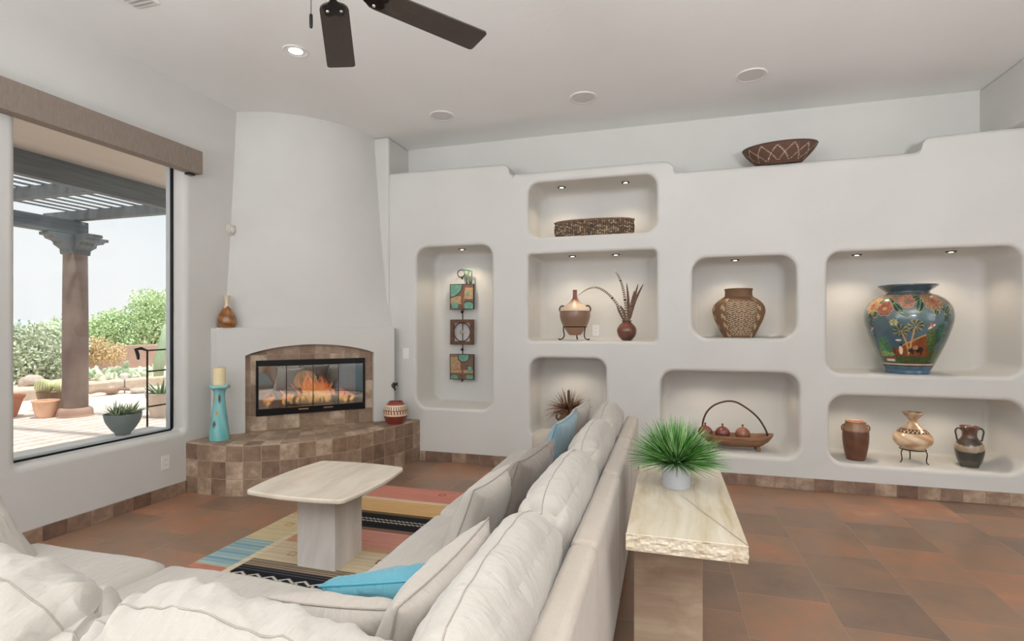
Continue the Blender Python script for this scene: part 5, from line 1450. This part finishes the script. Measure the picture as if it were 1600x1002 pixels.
for z in (1.21, .99, .62, .30): bm_tube(bm, [(0, -.2, z), (.015, 0, z + .004), (.03, .18, z)], .008, 8)
from_bm('trellis_frame', bm, IRON, tl)
tube('hook', [(0, -.2, 1.21), (-.01, -.26, 1.235), (-.015, -.31, 1.225), (-.015, -.29, 1.17), (-.015, -.285, 1.12)], [.010, .016, .02, .018, .012], BLACK, tl)
t = pot('agave_planter', 'pale clay planter with a spiky agave at the right edge of the picture window', (-7.9, 6.62, -.05), [(0, 0), (.13, 0), (.15, .02), (.2, .3), (.21, .32), (.22, .38), (.19, .38), (.18, .3), (0, .3)], terracotta('pale_clay', (206, 186, 168)), 'planter')
blades('agave', 60, .05, .33, .34, .75, .022, [AG[0], AG[1], AG[2]], t, 77, droop=.3)
SG = mat('saguaro_skin', srgb(150, 172, 140), .8, col2=srgb(172, 190, 156), nscale=20, stretch=(3, 3, .2))
tag(tube('saguaro_cactus', [(-13.2, 10.98, -.05), (-13.2, 11.0, .5), (-13.15, 11.1, 1.0), (-13.12, 11.15, 1.5)], [.11, .13, .12, .06], SG, sides=16), 'pale green columnar cactus standing at the right behind the trellis', 'cactus')
ROCK = mat('pale_rock', srgb(206, 192, 178), .9, col2=srgb(180, 166, 152), nscale=5, bump=.5, bscale=20)
def rock(name, label, loc, r, seed, sc=(1, 1, .7), cat='rock'):
    bm = bmesh.new(); bmesh.ops.create_icosphere(bm, subdivisions=3, radius=r)
    for v in bm.verts:
        f = 1 + .35 * noise.noise(v.co / r * 1.3 + Vector((seed, seed, 0))); v.co = Vector((v.co.x * sc[0], v.co.y * sc[1], v.co.z * sc[2])) * f
    o = from_bm(name, bm, ROCK, loc=loc); return tag(o, label, cat)
rock('boulder', 'rounded pale boulder at the foot of the bushes, left in the window', (-14.6, 8.85, .10), .25, 3)
rock('garden_rock', 'white garden rock beside the small solar lamp', (-11.6, 8.55, .02), .13, 8)
rock('garden_rock', 'low flat pale rock lying right of the driftwood', (-11.2, 8.85, .0), .14, 14, (1.3, 1.1, .45))
dw = tube('driftwood', catmull([(-11.55, 8.05, .03), (-11.5, 8.2, .08), (-11.45, 8.42, .05), (-11.5, 8.62, .07), (-11.4, 8.85, .02)], 6), [.03 + .03 * math.sin(k / 24 * pi) for k in range(25)], mat('grey_driftwood', srgb(168, 142, 122), .9, bump=.4), sides=10)
tag(dw, 'twisted brown piece of driftwood lying on the patio behind the aloe bowl', 'driftwood')
sl = thing('solar_lamp', 'small white topped solar garden lamp on a thin stake', 'garden lamp', (-11.45, 8.72, -.05))
tube('stake', [(0, 0, 0), (0, 0, .40)], .012, mat('lamp_stake', srgb(120, 120, 118), .5), sl, sides=8)
lathe('lamp_head', [(0, .30), (.05, .31), (.055, .38), (.09, .40), (.085, .42), (.02, .45), (0, .45)], mat('lamp_white', srgb(236, 234, 228), .4), sl, seg=20, sm=0)
# prickly pear row
PPM = [leafm('pear_pad', srgb(172, 190, 160)), leafm('pear_pad_pale', srgb(200, 212, 188))]
rnd = random.Random(5)
for k, (cx, cy, label) in enumerate([(-14.3, 9.85, 'pale green prickly pear nearest the column'), (-14.2, 10.25, 'second prickly pear from the column in front of the garden wall'), (-14.1, 10.7, 'tallest prickly pear of the row in front of the garden wall'), (-14.0, 11.2, 'prickly pear at the right end of the row by the trellis')]):
    bm = bmesh.new(); base_pads = []
    for q in range(16):
        x = cx + rnd.uniform(-.2, .2); y = cy + rnd.uniform(-.28, .28); z = .0 + rnd.uniform(0.05, .30 + .12 * (k == 2)); r_ = rnd.uniform(.07, .10)
        M = Matrix.Translation((x, y, z)) @ Matrix.Rotation(rnd.uniform(-1, 1), 4, 'Z') @ Matrix.Rotation(rnd.uniform(-.6, .6), 4, 'X') @ Matrix.Rotation(rnd.uniform(-.6, .6), 4, 'Y') @ Matrix.Diagonal((.25, .8, 1.15, 1))
        bmesh.ops.create_icosphere(bm, subdivisions=2, radius=r_, matrix=M)
    for v in bm.verts: pass
    o = from_bm('prickly_pear', bm, PPM[k % 2]); tag(o, label, 'cactus')
def leaf_cloud(name, blobs, n, size, cols, parent, seed, loc=(0, 0, 0), elong=2.2):
    rnd = random.Random(seed); V = []; F = []; mi = []
    tot = sum(b[3] ** 2 for b in blobs)
    for (x, y, z, r_) in blobs:
        m = int(n * r_ * r_ / tot)
        for _ in range(m):
            d = Vector((rnd.gauss(0, 1), rnd.gauss(0, 1), rnd.gauss(0, 1))).normalized() * r_ * (rnd.random() ** .45)
            f = 1 + .3 * noise.noise(d * 2 / r_ + Vector((seed, 0, 0))); p = Vector((x, y, z)) + d * f
            if p.z < .02: continue
            a = Vector((rnd.gauss(0, 1), rnd.gauss(0, 1), rnd.gauss(0, 1))).normalized(); b = a.orthogonal().normalized()
            s = size * rnd.uniform(.6, 1.3); i0 = len(V)
            V += [p - a * s * elong / 2, p + b * s * .5, p + a * s * elong / 2, p - b * s * .5]; F.append((i0, i0 + 1, i0 + 2, i0 + 3)); mi.append(rnd.randrange(len(cols)))
    o = from_py(name, V, F, cols, parent, smooth=False, loc=loc); o.data.polygons.foreach_set('material_index', mi); return o
LG = [leafm('verde_a', srgb(186, 208, 158)), leafm('verde_b', srgb(208, 224, 182)), leafm('verde_c', srgb(166, 192, 138))]
LB = [leafm('bush_a', srgb(184, 194, 166)), leafm('bush_b', srgb(206, 212, 188)), leafm('bush_c', srgb(156, 168, 142))]
BARK = mat('green_bark', srgb(120, 116, 84), .9)
def tree(name, label, loc, blobs, n, size, cols, seed, cat='tree', trunk=True):
    t = thing(name, label, cat, loc)
    leaf_cloud('crown', blobs, n, size, cols, t, seed)
    if trunk:
        b0 = max(blobs, key=lambda b: b[2])
        bm = bmesh.new()
        for (x, y, z, r_) in blobs[:5]:
            bm_tube(bm, catmull([(0, 0, 0), (x * .25, y * .25, z * .4), (x * .8, y * .8, z * .9)], 5), [.09 - .006 * k for k in range(11)], 8)
        from_bm('trunk', bm, BARK, t)
    return t
tree('palo_verde_tree', 'tall feathery pale green tree beyond the garden wall at the right', (-19.0, 15.3, -.1), [(0, 0, 2.35, .65), (.2, .6, 2.3, .7), (0, -.35, 1.8, .6), (.1, .2, 1.5, .8), (0, .8, 1.5, .7), (0, -.5, 1.1, .6)], 9000, .05, LG, 1)
tree('palo_verde_tree', 'lower round pale green tree beyond the garden wall just right of the column', (-19.25, 14.0, -.1), [(0, 0, 1.55, .55), (0, .3, 1.75, .45), (0, -.45, 1.3, .5), (0, .2, 1.0, .7), (0, -.5, .9, .6)], 7000, .05, LG, 2)
tree('desert_bush', 'large grey green desert bush at the left edge of the window', (-15.75, 9.35, -.05), [(0, -.1, .9, .75), (0, -.9, .9, .8), (.2, -.5, .5, .7), (0, .5, .55, .55)], 8000, .05, LB, 3, 'bush')
tree('desert_bush', 'grey green bush between the left one and the column', (-16.3, 10.25, -.05), [(0, 0, .75, .65), (0, .5, .9, .55), (0, -.4, .9, .6), (0, .3, .4, .6)], 6000, .05, LB, 4, 'bush')
DBR = [leafm('dry_bush', srgb(214, 196, 156)), leafm('dry_bush_b', srgb(196, 172, 130))]
tree('dry_bush', 'straw coloured dry bush spilling over the garden wall right of the column', (-16.7, 11.9, -.05), [(0, -.35, .85, .35), (0, 0, .7, .45), (0, .5, .6, .35)], 2500, .04, DBR, 6, 'bush', trunk=False)
tree('desert_bush', 'hazy green scrub far behind the low tree', (-24, 17.5, -.1), [(0, 0, .8, 1.2), (0, 1.6, 1, 1.3), (0, -1.8, .8, 1.2)], 5000, .08, LG, 7, 'bush', trunk=False)
